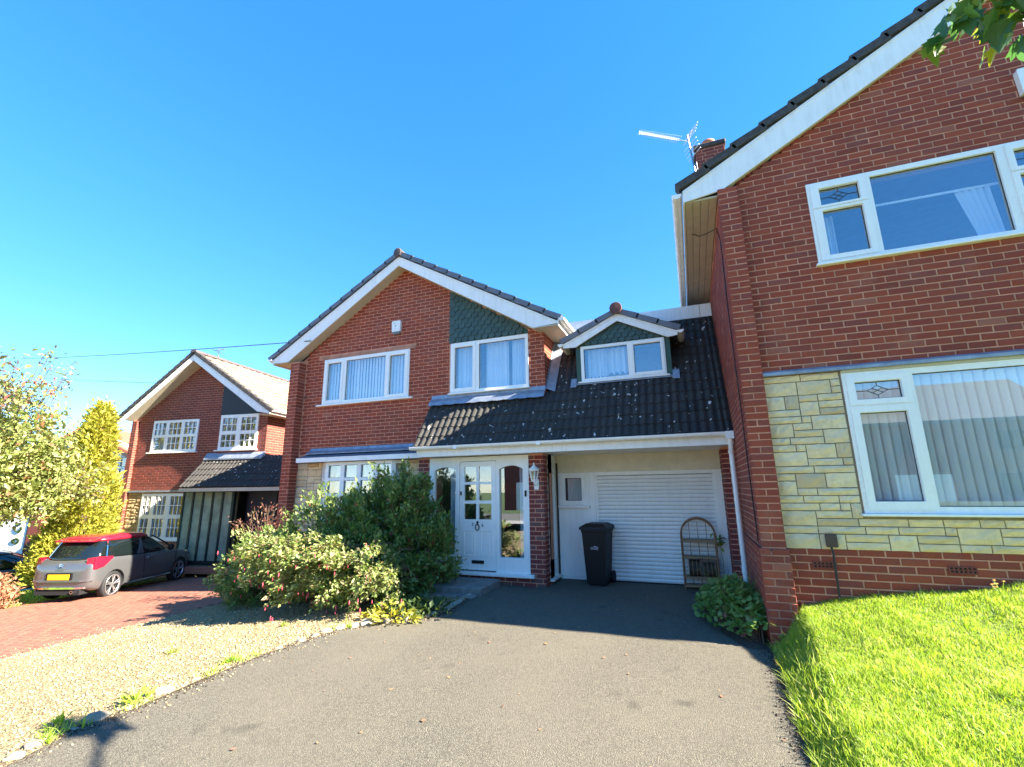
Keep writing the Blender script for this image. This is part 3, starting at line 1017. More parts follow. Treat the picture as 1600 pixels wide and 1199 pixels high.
HA.part('canopy_end', MB().box(-8.26, -8.006, -.03, -.002, 2.0, 2.085), 'lead', can)

# porch
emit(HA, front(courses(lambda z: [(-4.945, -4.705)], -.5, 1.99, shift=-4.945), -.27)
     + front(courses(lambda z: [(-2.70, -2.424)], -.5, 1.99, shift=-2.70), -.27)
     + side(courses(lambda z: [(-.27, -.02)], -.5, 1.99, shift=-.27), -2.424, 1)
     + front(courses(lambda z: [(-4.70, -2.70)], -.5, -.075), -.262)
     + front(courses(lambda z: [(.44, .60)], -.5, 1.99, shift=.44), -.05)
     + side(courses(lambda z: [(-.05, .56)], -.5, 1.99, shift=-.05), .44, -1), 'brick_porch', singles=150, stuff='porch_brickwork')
HA.part('porch_pier', MB().box(-4.939, -4.711, -.264, .006, -.5, 1.995), 'mortar')
HA.part('porch_pier', MB().box(-2.694, -2.43, -.264, -.02, -.5, 1.995), 'mortar')
HA.part('porch_plinth', MB().box(-4.70, -2.70, -.256, -.2, -.5, -.072), 'mortar')
HA.part('garage_pier', MB().box(.446, .604, -.044, .66, -.5, 1.995), 'mortar')
pf = HA.part('porch_front', MB().plate(-4.703, -2.702, -.017, 1.978, -.268, -.19, [(-4.60, -4.14, .245, 1.80), (-4.06, -3.325, -.02, 1.897), (-3.265, -2.81, .23, 1.80)]), 'white_paint')
def arch_head(x0, x1, zs, za, y0, y1):
    """fills the corners above a segmental arch"""
    mb = MB()
    n = 12
    r_ = [(x0 + (x1 - x0) * i / n, zs + (za - zs) * (1 - (2 * i / n - 1) ** 2)) for i in range(n + 1)]
    for i in range(n):
        a, b = r_[i], r_[i + 1]
        mb.prism([a, b, (b[0], za + .002), (a[0], za + .002)], y0, y1)
    return mb
for x0, x1, zb in ((-4.60, -4.14, .245), (-3.265, -2.81, .23)):
    HA.part('arched_head', arch_head(x0, x1, 1.735, 1.80, -.266, -.195), 'white_paint', pf)
    HA.part('pane', MB().box(x0 - .003, x1 + .003, -.215, -.209, zb - .003, 1.803), 'glass', pf)
HA.part('curtain', sheet(-4.30, -4.16, .1, 1.9, -.13, .02, 3), 'curtain', pf)
HA.part('curtain', sheet(-2.93, -2.75, .1, 1.9, -.12, .02, 3), 'curtain', pf)
HA.part('porch_sill', MB().bbox(-4.72, -2.615, -.345, -.18, -.072, -.0175, .006), 'white_paint', pf)
dp = [(a, b, c, d) for a, b in ((-3.965, -3.72), (-3.67, -3.42)) for c, d in ((.86, 1.135), (1.19, 1.475), (1.52, 1.80))]
door = HA.part('front_door', MB().plate(-4.052, -3.333, .006, 1.889, -.258, -.21, dp), 'white_paint')
for p in dp:
    HA.part('pane', MB().box(p[0] - .003, p[1] + .003, -.238, -.233, p[2] - .003, p[3] + .003), 'glass', door)
for x0, x1 in ((-3.97, -3.74), (-3.63, -3.40)):
    HA.part('door_panel', MB().plate(x0, x1, .24, .68, -.268, -.2585, [(x0 + .018, x1 - .018, .258, .662)]).bbox(x0 + .05, x1 - .05, -.266, -.2585, .29, .63, .006), 'white_paint', door)
HA.part('letterbox', MB().bbox(-3.80, -3.56, -.272, -.2585, .112, .168, .004), 'iron', door)
kn = MB().lathe([(.012, -.275), (.022, -.268), (.022, -.2585)], (-3.69, 0, .81), 10, 'y')
kn.tube([(-3.69, -.27, .835), (-3.69, -.275, .80), (-3.69, -.272, .78)], [.006, .016, .008], 6)
kn.tube([(-3.69 + .036 * math.sin(a), -.276, .725 + .05 * math.cos(a) * (1 if math.cos(a) < 0 else 1.1)) for a in [2 * math.pi * k / 14 for k in range(15)]], .0085, 5, False)
HA.part('door_knocker', kn, 'iron', door)
for ch, x, z in (('2', -3.787, .752), ('6', -3.592, .738)):
    o = HA.part_at('numeral', text_mesh(ch, .075, 'numeral', .003), Matrix.Translation((x, -.2625, z)) @ ROTX, None)
    o.data.materials.append(M['digit'])
    o.parent = door
    o.matrix_local = Matrix.Translation((x, -.2625, z)) @ ROTX
HA.part('door_latch', MB().bbox(-4.035, -4.008, -.285, -.268, 1.285, 1.355, .004), 'iron', door)
HA.part('doorbell', MB().bbox(-2.778, -2.742, -.288, -.2685, 1.255, 1.36, .004), 'iron', pf)
# glazed side of the porch
mb = MB().plate(0, .53, -.20, 1.99, 0, .07, [(.10, .43, .17, 1.66)])
mb.v = [(-2.43 - p[1], -.018 + p[0], p[2]) for p in mb.v]
ps = HA.part('porch_side', mb, 'white_paint')
HA.part('pane', MB().box(-2.47, -2.464, .08, .414, .165, 1.665), 'glass', ps)
HA.part('side_sill', MB().box(-2.43, -2.37, .0, .52, -.16, -.12), 'white_paint', ps)
HA.part('timber_post', MB().box(-2.50, -2.40, .515, .552, -.2, 1.85), 'wood_dark')

# garage front
HA.part('rendered_wall', MB().box(-2.70, .44, .552, .66, 1.668, 2.03), 'render_cream')
gp = HA.part('garage_side_panel', MB().plate(-2.475, -1.805, -.205, 1.666, .565, .62, [(-2.37, -1.885, 1.075, 1.65)]), 'white_paint')
HA.part('panel_bead', MB().plate(-2.415, -1.86, -.15, 1.0, .553, .5645, [(-2.40, -1.875, -.135, .985)]), 'white_paint', gp)
w = window(HA, -2.37, -1.885, 1.075, 1.65, .545, [(-2.262, -1.952, 1.16, 1.57)], sash=[(-2.33, -1.92, 1.10, 1.625)], sill=(-2.395, -1.81, .045, .045), label='small square window beside the roller door')
HA.part('curtain', sheet(-2.23, -1.96, 1.1, 1.6, .62, .008, 6), 'fabric_white', w)
HA.part('room', MB().plate(-2.45, .44, -.2, 2.0, 2.4, 2.45).box(-2.69, -2.45, .66, 2.4, -.2, 2.0).box(.44, .6, .66, 2.4, -.2, 2.0).box(-2.45, .44, .62, 2.4, 1.98, 2.0), 'dark_interior')
fr = MB().box(-1.80, -1.702, .548, .64, -.205, 1.666).box(.330, .444, .548, .64, -.205, 1.666).box(-1.70, .328, .540, .64, 1.605, 1.667)
fr.box(-1.70, -1.66, .556, .60, -.2, 1.60).box(.29, .33, .556, .60, -.2, 1.60)
sd = HA.part('garage_door', fr, 'white', label='white roller shutter garage door')
ns, zz = 27, (-.19, 1.60)
hz = (zz[1] - zz[0]) / ns
sl = MB().prism([(.0, 0), (-.004, .004), (-.013, hz * .35), (-.013, hz * .6), (-.004, hz - .012), (.004, hz - .004), (.004, 0)], -1.66, .29, 'x')
me = sl.mesh('slat', 'white')
for k in range(ns):
    o = link('slat', me, sd)
    o.location = (0, .582, zz[0] + k * hz)
HA.part('bottom_bar', MB().box(-1.66, .29, .565, .60, -.208, -.192), 'black_rubber', sd)

# fascia, soffit, gutter and downpipe of the lean-to
HA.part('fascia', MB().box(-4.80, .60, -.594, -.572, 1.987, 2.135), 'white_board')
HA.part('soffit', MB().box(-4.80, .60, -.571, -.272, 1.992, 2.004), 'white_board')
HA.part('soffit', MB().box(-2.42, .60, -.270, .55, 1.992, 2.004), 'white_board')
g = gutter(HA, (.60, -.672, 2.16), (-4.885, -.672, 2.16))
HA.part('gutter_joint', MB().box(-2.40, -2.33, -.735, -.61, 2.10, 2.165).box(-3.96, -3.89, -.735, -.61, 2.10, 2.165), 'white', g)
dpipe = MB().box(.49, .60, -.73, -.61, 2.06, 2.17)
dpipe.tube([(.55, -.665, 2.08), (.55, -.66, 2.02), (.55, -.60, 1.90), (.55, -.56, 1.84), (.55, -.555, -.15)], .034, 10)
dd = HA.part('downpipe', dpipe, 'white')
HA.part('pipe_bracket', MB().lathe([(.042, 0), (.042, .05)], (.55, -.555, .2), 10).lathe([(.042, 0), (.042, .04)], (.55, -.555, 1.86), 10).box(.53, .57, -.53, -.04, .21, .235), 'white', dd)

# lean-to roof
AL = math.atan(1.461)
HA.part('roof_deck', MB().prism([(-.568, 2.15), (0.0, 3.03), (0, 2.02), (-.568, 2.02)], -4.82, -2.43, 'x').prism([(-.568, 2.15), (.95, 4.40), (.95, 2.06), (-.568, 2.02)], -2.43, .60, 'x'), 'verge_dark')
Ex, Ey, Ez = Vector((1, 0, 0)), Vector((0, math.cos(AL), math.sin(AL))), Vector((0, -math.sin(AL), math.cos(AL)))
LT = Matrix(((Ex.x, Ey.x, Ez.x, 0), (Ex.y, Ey.y, Ez.y, 0), (Ex.z, Ey.z, Ez.z, 0), (0, 0, 0, 1)))
GA, TW = .2236, .252
me = bpy.data.meshes.new('tile')
v, f = tile_unit(TW - .002, GA + .05, 2, .026, .022, .020)
me.from_pydata(v, [], f)
me.materials.append(M['tile_lean'])
for r_ in range(13):
    t = r_ * GA - .03
    yy, z_ = -.632 + t * math.cos(AL), 2.2095 + t * math.sin(AL)
    for i in range(22):
        x = -4.86 + i * TW
        xc = x + TW / 2
        if xc > .62 or (xc < -2.46 and r_ > 4):
            continue
        yc = yy + .13 * math.cos(AL)
        if yc > .16 and -1.78 < xc < -.24:
            continue
        mt = Matrix.Translation((x + random.uniform(-.002, .002), yy, z_)) @ LT @ Matrix.Translation((0, 0, -.030)) @ Matrix.Rotation(random.uniform(-.008, .008), 4, 'X')
        if x + TW > .60:
            mt = mt @ Matrix.Diagonal(((.60 - x) / TW, 1, 1, 1))
        HA.part_at('tile', me, mt)
# lead work where the lean-to meets the walls
lead = MB()
n = 40
for i in range(n):
    xa_, xb_ = -4.85 + 2.43 * i / n, -4.85 + 2.43 * (i + 1) / n
    da, db = [.006 * math.sin(x_ * 25) for x_ in (xa_, xb_)]
    pr = [(-.006, 3.262), (-.016, 3.19), (-.100, 3.118), (-.150, 3.03)]
    for (p, q) in zip(pr[:-1], pr[1:]):
        w_ = 1 if q[0] < -.12 else 0
        w0 = 1 if p[0] < -.12 else 0
        lead.quad((xa_, q[0], q[1] + da * w_ + .0), (xb_, q[0], q[1] + db * w_), (xb_, p[0], p[1] + db * w0), (xa_, p[0], p[1] + da * w0))
HA.part('lead_flashing', lead, 'lead')
fl = MB()
for i in range(6):
    y0, y1 = -.02 + i * .15, -.02 + (i + 1) * .15
    fl.quad((-2.405, y0, 3.17 + y0 * 1.461 + .06), (-2.24, y0, 3.17 + y0 * 1.461 - .01), (-2.24, y1, 3.17 + y1 * 1.461 - .01), (-2.405, y1, 3.17 + y1 * 1.461 + .06))
    fl.quad((-2.41, y0, 3.17 + y0 * 1.461 + .05), (-2.41, y1, 3.17 + y1 * 1.461 + .05), (-2.415, y1, 3.32 + y1 * 1.461), (-2.415, y0, 3.32 + y0 * 1.461))
HA.part('lead_flashing', fl, 'lead')
HA.part('flat_roof', MB().box(-2.42, .60, .975, 6, 4.62, 4.77), 'verge_dark')
HA.part('flat_roof_fascia', MB().box(-2.42, .395, .945, .968, 4.53, 4.785), 'white_board')
HA.part('flat_roof_fascia', MB().box(.402, .60, .945, .968, 4.53, 4.785), 'white_board')

# dormer
w = window(HA, -1.752, -.262, 3.285, 3.955, .085, [(-1.695, -.905, 3.335, 3.90), (-.79, -.335, 3.365, 3.88)], sash=[(-.845, -.285, 3.31, 3.93)], sill=(-1.81, -.215, .045, .03), label='two-light dormer window')
HA.part('curtain', sheet(-1.66, -.92, 3.3, 3.92, .30, .02, 7), 'curtain', w)
HA.part('curtain', sheet(-1.66, -1.30, 3.3, 3.92, .26, .02, 5), 'curtain', w)
HA.part('dormer_room', MB().plate(-1.74, -.27, 3.2, 4.1, .95, .97).box(-1.74, -.27, .2, .95, 3.98, 4.0), 'dark_interior')
for x0, x1 in ((-1.842, -1.755), (-.259, -.172)):
    HA.part('dormer_cheek', MB().prism([(.10, 3.20), (.60, 3.96), (.10, 3.96)], x0, x1, 'x'), 'green')
HA.part('dormer_gable', MB().prism([(-1.84, 3.957), (-.175, 3.957), (-1.035, 4.40)], .10, .16), 'green')
shingles(HA, -1.80, -.27, 3.957, .10, lambda x: 4.375 - abs(x + 1.035) * .50, w_=.125, h=.14, g=.082)
gable_roof(HA, -2.06, -.03, -1.04, 3.945, 4.345, 4.485, .03, 1.0, ((-1.83, 3.935), (-.19, 3.925)), 'tile_main', 'verge', 3, .10, tip_h=.075, tile_off=.04, vstep=.03)
HA.part('ridge_end', MB().lathe([(.004, -.085), (.105, -.08), (.112, -.07), (.112, -.04)], (-1.04, 0, 4.565), 18, 'y'), 'ridge_red')
gutter(HA, (-2.11, .62, 4.03), (-2.11, .0, 4.03), brackets=False)
gutter(HA, (.02, .0, 4.03), (.02, .62, 4.03), brackets=False)
HA.part('lead_flashing', MB().prism([(.10, 3.275), (.085, 3.27), (.035, 3.235), (.035, 3.225), (.1, 3.23)], -1.86, -.15, 'x').prism([(-.0, 3.18), (.1, 3.36), (.12, 3.36), (.04, 3.18)], -1.95, -1.845, 'x').prism([(-.0, 3.18), (.1, 3.36), (.12, 3.36), (.04, 3.18)], -.17, -.06, 'x'), 'lead')
emit(HA, psA, 'brick', singles=300)

# ================================================================== NEAR HOUSE ON THE RIGHT
HB = Thing('brick_house', 'tall red brick house with pale stone panel and leaded top lights beside the lawn', 'house', (4, 0, .2), org=(4, 0, .2))
YB = -2.227
B1 = (1.60, 4.22, 1.105, 2.575)
B2 = (1.575, 3.95, 3.875, 4.915)
wall = MB().plate(.62, 7.39, -.6, 5.05, YB + .006, YB + .26, [B1, B2])
wall.prism([(.75, 5.05), (7.25, 5.05), (4.05, 7.02)], YB + .006, YB + .26)
HB.part('wall', wall, 'mortar')
HB.part('side_wall', MB().box(.614, .85, YB + .26, 8, -.6, 5.0).box(7.15, 7.39, YB + .26, 8, -.6, 5.0).plate(.85, 7.15, -.6, 5, 7.8, 8), 'mortar')
HB.part('room', MB().plate(.86, 7.14, -.2, 5, 1.8, 1.85).box(.86, 7.14, YB + .27, 1.8, 2.72, 2.9).box(.86, 7.14, YB + .27, 1.8, 4.98, 5.0).box(.86, 7.14, YB + .27, 1.8, .3, .4), 'dark_interior')
def spB(z):
    if z < 5.03:
        return [(.842, 7.39)]
    d = (z - 5.05) / .571 - .04
    return [(max(.842, .66 + d), min(7.39, 7.34 - d))]
psB = front(courses(cut(spB, [B2, (0, 9, .735, 2.655)]), -.1, 7.02, shift=.03), YB)
HB.part('pillar', MB().box(.614, .834, YB - .097, YB + .006, -.3, 5.04), 'mortar')
cs = courses(lambda z: [(.608, .840)], .735, 5.04, shift=.612)
psB += front(cs, YB - .103) + [(.840, YB - .05, z, .10, BH, math.pi / 2) for z in sorted({c[2] for c in cs})]
psB += side(courses(lambda z: [(YB - .103, 1.25)], .735, 4.92), .608, -1)
# plinth, a little proud
HB.part('plinth', MB().box(.586, .856, YB - .122, YB + .006, -.4, .722).box(.586, .62, YB - .1, 1.25, -.4, .722), 'mortar_dark')
cs = courses(lambda z: [(.580, .862)], -.3, .735, shift=.583)
psB += front(cs, YB - .128) + [(.862, YB - .062, z, .12, BH, math.pi / 2) for z in sorted({c[2] for c in cs})]
psB += side(courses(lambda z: [(YB - .128, 1.25)], -.3, .735), .580, -1)
emit(HB, psB, 'brick', singles=300)
st = ashlar(.848, 4.7, .742, 2.60, [(1.59, 4.23, 1.075, 2.7)], y=YB, seed=11, cw=.046, ch=.077)
HB.part('stone_bed', MB().plate(.848, 4.7, .738, 2.602, YB + .0035, YB + .0055, [(1.595, 4.225, 1.08, 2.59)]), 'stone_mortar')
emit(HB, st, 'stone', unit_stone, 200, 'stone', 'stonework')
HB.part('lead_ledge', MB().prism([(YB + .01, 2.668), (YB - .012, 2.668), (YB - .055, 2.640), (YB - .055, 2.606), (YB + .01, 2.606)], .842, 7.39, 'x'), 'lead')
HB.part('fascia_strip', MB().box(1.60, 4.22, YB - .02, YB + .02, 2.577, 2.605), 'cream_soffit')
def leaded(th, w, x0, x1, z0, z1, y):
    """lead came with a small diamond in the middle"""
    cx, cz = (x0 + x1) / 2, (z0 + z1) / 2
    dx, dz = (x1 - x0) * .23, (z1 - z0) * .27
    mb = MB()
    r_ = .0035
    for a, b in (((x0, cz), (cx - dx, cz)), ((cx + dx, cz), (x1, cz)), ((cx, z0), (cx, cz - dz)), ((cx, cz + dz), (cx, z1)),
                 ((cx - dx, cz), (cx, cz + dz)), ((cx, cz + dz), (cx + dx, cz)), ((cx + dx, cz), (cx, cz - dz)), ((cx, cz - dz), (cx - dx, cz)),
                 ((cx - dx / 2, cz - dz / 2), (cx + dx / 2, cz + dz / 2)), ((cx - dx / 2, cz + dz / 2), (cx + dx / 2, cz - dz / 2))):
        mb.tube([(a[0], y, a[1]), (b[0], y, b[1])], r_, 5)
    th.part('leading', mb, 'leadline', w)
ww = window(HB, *B1, YB - .01, [(1.71, 2.11, 2.275, 2.462), (1.71, 2.115, 1.222, 2.13), (2.22, 3.60, 1.17, 2.512), (3.71, 4.11, 2.275, 2.462), (3.71, 4.11, 1.222, 2.13)],
            sash=[(1.635, 2.185, 2.215, 2.535), (1.635, 2.185, 1.14, 2.195), (3.635, 4.185, 2.215, 2.535), (3.635, 4.185, 1.14, 2.195)], sill=(1.565, 4.255, .05, .028), label='wide ground floor window with vertical blinds and leaded top light')
leaded(HB, ww, 1.71, 2.11, 2.275, 2.462, YB + .02)
leaded(HB, ww, 3.71, 4.11, 2.275, 2.462, YB + .02)
blinds(HB, ww, 1.63, 4.2, 1.12, 2.56, YB + .12, wd=.089, gap=.086, ang=24)
ww = window(HB, *B2, YB - .012, [(1.70, 2.088, 4.605, 4.82), (1.70, 2.092, 3.968, 4.53), (2.205, 3.325, 3.92, 4.855), (3.462, 3.84, 4.62, 4.82), (3.462, 3.84, 3.97, 4.53)],
            sash=[(1.61, 2.155, 4.575, 4.885), (1.61, 2.155, 3.91, 4.56), (3.40, 3.93, 4.575, 4.885), (3.40, 3.93, 3.91, 4.56)], sill=(1.545, 3.98, .05, .03), label='wide upstairs window with side curtains')
leaded(HB, ww, 1.70, 2.088, 4.605, 4.82, YB + .02)
leaded(HB, ww, 3.462, 3.84, 4.62, 4.82, YB + .02)
HB.part('curtain_rail', MB().box(2.16, 3.40, YB + .20, YB + .215, 4.575, 4.60), 'white', ww)
HB.part('curtain', sheet(1.64, 1.86, 3.9, 4.56, YB + .22, .02, 4), 'curtain', ww)
c_ = MB()
for i in range(24):
    a, b = i / 24, (i + 1) / 24
    top = lambda t: 3.02 + .3 * t
    bot = lambda t: 3.16 + .2 * t
    fy = lambda t: YB + .22 + .018 * math.sin(t * 30)
    c_.quad((bot(a), fy(a), 3.9), (bot(b), fy(b), 3.9), (top(b), fy(b), 4.58), (top(a), fy(a), 4.58))
HB.part('curtain', c_, 'curtain', ww)
HB.part('window_board', MB().box(2.75, 3.4, YB + .1, YB + .2, 3.89, 3.95), 'white', ww)
gable_roof(HB, .2035, 7.90, 4.05, 4.982, 6.98, 7.315, -2.29, 8.2, ((.672, 5.048), (7.43, 5.048)), 'tile_main', 'verge_dark', 11, YB, tip_h=.163, tile_off=.05, vstep=.06)
for i in range(4):
    HB.part('soffit_board', MB().box(.225 + .096 * i, .313 + .096 * i, -2.275, 8, 4.984, 4.996), 'cream_soffit')
HB.part('soffit', MB().box(.215, .612, -2.27, 8, 4.998, 5.012), 'cream_soffit')
HB.part('soffit', MB().box(7.4, 7.86, -2.27, 8, 4.998, 5.012), 'cream_soffit')
HB.part('fascia', MB().box(.198, .220, -2.28, 8, 4.977, 5.12), 'white_board')
HB.part('fascia', MB().box(7.863, 7.88, -2.28, 8, 4.977, 5.12), 'white_board')
gutter(HB, (.128, 6, 5.12), (.128, -2.31, 5.12), r=.062)
HB.part('cable', MB().tube([(.603, -2.05, 4.5), (.60, -1.98, 3.6), (.601, -2.03, 2.6), (.60, -2.08, 1.6), (.601, -2.12, .8)], .007, 5), 'cable')
HB.part('cable', MB().tube([(.3, -1.45, 4.978), (.40, -1.42, 4.94), (.50, -1.5, 4.92), (.60, -1.7, 4.86), (.603, -2.05, 4.5)], .006, 5), 'cable')
# chimney rising through the left slope
ch = HB.part('chimney', MB().box(.666, 1.184, 1.016, 1.534, 5.2, 8.20), 'mortar_dark')
HB.part('chimney_crown', MB().bbox(.62, 1.23, .97, 1.58, 8.17, 8.27, .02), 'verge_dark', ch)
cps = []
for z in np.arange(5.2, 8.16, CO):
    k = int(z / CO) % 2
    for a, b in (((.66, .82), (.835, 1.055), (1.07, 1.19)) if k else ((.66, .765), (.78, 1.0), (1.015, 1.19))):
        cps.append(((a + b) / 2, 1.01, z + CO / 2, b - a, BH, 0.))
    for a, b in (((1.01, 1.15), (1.165, 1.385), (1.40, 1.54)) if k else ((1.01, 1.25), (1.265, 1.485), (1.5, 1.54))):
        cps.append((.66, (a + b) / 2, z + CO / 2, b - a, BH, -math.pi / 2))
emit(HB, [(x - 0, y_, z, a, b, c) for x, y_, z, a, b, c in cps], 'brick_dark', singles=40, stuff='chimney_brickwork')
HB.part('chimney_pot', MB().lathe([(.10, 8.27), (.135, 8.28), (.135, 8.36), (.12, 8.37), (.12, 8.40), (.138, 8.41), (.138, 8.47), (.11, 8.48), (.10, 8.40)], (.93, 1.28, 0), 18), 'terracotta', ch, smooth=True)
HB.part('air_brick_hole_shade', MB().box(1.072, 1.283, YB - .004, YB - .002, .557, .623), 'black')  # thin black sheet behind the holes, painting in the shade inside them
HB.part('air_brick_hole_shade', MB().box(2.187, 2.398, YB - .004, YB - .002, .557, .623), 'black')  # black sheet for the darkness of the second set of holes
HB.part('air_brick', MB().plate(1.07, 1.285, .555, .625, YB - .012, YB - .0045, [(1.085 + i * .034, 1.105 + i * .034, a, b) for i in range(6) for a, b in ((.567, .585), (.596, .613))]), 'brick_dark')
HB.part('air_brick', MB().plate(2.185, 2.40, .555, .625, YB - .012, YB - .0045, [(2.20 + i * .034, 2.22 + i * .034, a, b) for i in range(6) for a, b in ((.567, .585), (.596, .613))]), 'brick_dark')

# ================================================================== NEXT HOUSE DOWN THE ROAD
HC = Thing('brick_house', 'red brick house with tan tiled roof and glazed porch behind the parked hatchback', 'house', (-16.253, 1.724, -.78), rotz=.158, org=(0, 0, -.78))
C1, C2, C3 = (0., 1.74, 2.66, 3.68), (2.56, 3.93, 2.67, 3.76), (-.02, 1.60, .0, 1.375)
wall = MB().plate(-.78, 4.23, -1.2, 3.85, .006, .25, [C1, C2, C3, (1.95, 4.2, -1.3, 1.5)])
wall.prism([(-.62, 3.85), (4.08, 3.85), (1.615, 5.62)], .006, .25)
HC.part('wall', wall, 'mortar_dark')
HC.part('side_wall', MB().box(4.0, 4.23, .25, 8, -1.2, 3.8).box(-.78, -.55, .25, 8, -1.2, 3.8).plate(-.55, 4.0, -1.2, 3.8, 7.8, 8), 'mortar_dark')
HC.part('room', MB().plate(-.54, 3.99, -1, 3.8, 3.0, 3.05).box(-.54, 3.99, .26, 3.0, 1.5, 1.7).box(-.54, 3.99, .26, 3, 3.8, 3.84).box(1.9, 1.95, .26, 3, -1, 1.5), 'dark_interior')
def spC(z):
    if z < 3.75:
        return [(-.60, 4.24)]
    return [(max(-.60, -.75 + (z - 3.70) / .765), min(4.24, 4.18 - (z - 3.75) / .69))]
pc = front(courses(cut(spC, [C1, C2, (2.5, 3.93, 3.7, 7), (-.7, 1.9, -2, 1.44), (1.9, 4.2, -2, 1.5), (2.0, 5, -2, 2.3)]), -1.1, 5.6), 0.)
cs = courses(lambda z: [(-.79, -.60)], -1.1, 3.68, shift=-.79)
HC.part('pillar', MB().box(-.784, -.606, -.10, .006, -1.2, 3.7), 'mortar_dark')
pc += front(cs, -.106) + [(-.60, -.05, z, .1, BH, math.pi / 2) for z in sorted({c[2] for c in cs})]
pc += side(courses(lambda z: [(.0, 6.)], -.9, 3.75), 4.24, 1)
emit(HC, pc, 'brick_dark', singles=0)
emit(HC, ashlar(-.595, -.05, -1.0, 1.40, y=0., seed=21, cw=.05, ch=.08), 'stone_tan', unit_stone, 60, 'stone', 'stonework')
HC.part('lead_ledge', MB().box(-.6, 1.93, -.06, .02, 1.42, 1.475), 'lead')
def grid(x0, x1, z0, z1, nx, nz, g=.022):
    w_, h_ = (x1 - x0 - g * (nx - 1)) / nx, (z1 - z0 - g * (nz - 1)) / nz
    return [(x0 + i * (w_ + g), x0 + i * (w_ + g) + w_, z0 + j * (h_ + g), z0 + j * (h_ + g) + h_) for i in range(nx) for j in range(nz)]
w = window(HC, *C1, -.03, [(.07, .50, 2.74, 3.13)] + grid(.07, .50, 3.22, 3.60, 3, 2) + grid(.62, 1.09, 3.22, 3.60, 3, 2) + grid(1.21, 1.66, 3.22, 3.60, 3, 2) + grid(.62, 1.09, 2.74, 3.13, 3, 2) + grid(1.21, 1.66, 2.74, 3.13, 3, 2), sill=(-.08, 1.80, .06, .04), label='upstairs window with white glazing bars')
HC.part('curtain', sheet(.05, .55, 2.7, 3.65, .2, .015, 6), 'curtain', w)
w = window(HC, *C2, -.03, grid(2.64, 3.16, 3.25, 3.66, 3, 2) + grid(3.32, 3.84, 3.25, 3.66, 3, 2) + grid(2.64, 3.16, 2.76, 3.14, 3, 2) + grid(3.32, 3.84, 2.76, 3.14, 3, 2), sill=(2.48, 3.97, .06, .04), label='upstairs window with white glazing bars below the dark gable panel')
window(HC, *C3, -.03, [p for x0, x1 in ((.05, .34), (.49, .90), (1.08, 1.52)) for z0, z1 in ((.08, .62), (.74, 1.29)) for p in grid(x0, x1, z0, z1, 3 if x1 - x0 > .35 else 2, 2)], sill=(-.06, 1.66, .06, .04), label='wide ground floor window with white glazing bars')
HC.part('gable_panel', MB().prism([(2.50, 3.765), (3.93, 3.765), (3.93, 3.9), (2.50, 4.86)], -.012, .004), 'navy_board')
gable_roof(HC, -.96, 4.64, 1.615, 3.66, 5.52, 5.72, -.40, 8.0, ((-.74, 3.68), (4.18, 3.75)), 'tile_main', 'verge_dark', 13, 0., tip_h=.04)
mr = (5.72 - 3.70) / (4.64 - 1.615)
ar = math.atan(mr)
V, F, b = [], [], 0
tv, tf = tile_unit(.328, .40, 1, .022, .02, .024)
tv = np.array(tv)
ln = math.hypot(3.025, 2.02)
for i in range(int(ln / .32)):
    for j in range(26):
        t = i * .32 - .02
        a0 = 4.64 - t * math.cos(ar)
        z0 = 3.70 + t * math.sin(ar) + .085
        yb = -.36 + j * .33
        if yb > 7.9:
            continue
        q = tv.copy()
        q[:, 2] += random.uniform(-.004, .006)
        V.append(np.stack([a0 - q[:, 1] * math.cos(ar) + q[:, 2] * math.sin(ar), yb + q[:, 0], z0 + q[:, 1] * math.sin(ar) + q[:, 2] * math.cos(ar)], 1))
        F += [tuple(k + b for k in g)[::-1] for g in tf]
        b += len(q)
me = bpy.data.meshes.new('roof_tiles')
me.from_pydata(np.concatenate(V).tolist(), [], [f[::-1] for f in F])
me.materials.append(M['tile_tan'])
HC.part('roof_tiles', me, None, kind='stuff')
HC.part('soffit', MB().box(4.2, 4.62, -.38, 8, 3.66, 3.675), 'cream_soffit')
HC.part('fascia', MB().box(4.622, 4.64, -.38, 8, 3.66, 3.78), 'white_board')
gutter(HC, (4.70, -.40, 3.77), (4.70, 6, 3.77), brackets=False)
# glazed porch and its lean-to roof
sl_ = (2.42 - 1.56) / .8
ac = math.atan(sl_)
HC.part('roof_deck', MB().prism([(-.78, 1.50), (0, 2.36), (0, 1.44), (-.78, 1.44)], 2.18, 6.2, 'x'), 'verge_dark')
Ey, Ez = Vector((0, math.cos(ac), math.sin(ac))), Vector((0, -math.sin(ac), math.cos(ac)))
LC = Matrix(((1, 0, 0, 0), (0, Ey.y, Ez.y, 0), (0, Ey.z, Ez.z, 0), (0, 0, 0, 1)))
me = bpy.data.meshes.new('tile')
v, f = tile_unit(.25, .31, 2, .026, .022, .024)
me.from_pydata(v, [], f)
me.materials.append(M['tile_lean'])
for r_ in range(5):
    for i in range(16):
        t = r_ * .238 - .02
        HC.part_at('tile', me, Matrix.Translation((2.16 + i * .252, -.80 + t * math.cos(ac), 1.55 + t * math.sin(ac))) @ LC)
HC.part('lead_flashing', MB().prism([(0, 2.58), (-.02, 2.58), (-.14, 2.40), (-.14, 2.36), (0, 2.44)], 2.2, 4.26, 'x'), 'lead')
HC.part('fascia', MB().box(2.16, 6.2, -.80, -.78, 1.42, 1.52), 'cream_soffit')
pg = HC.part('porch_glazing', MB().plate(2.02, 3.80, -.60, 1.42, -.50, -.42, [(2.08 + .34 * i, 2.36 + .34 * i, -.50, 1.40) for i in range(5)]).box(2.02, 2.08, -.42, 0, -.6, 1.42), 'dark_green_metal')
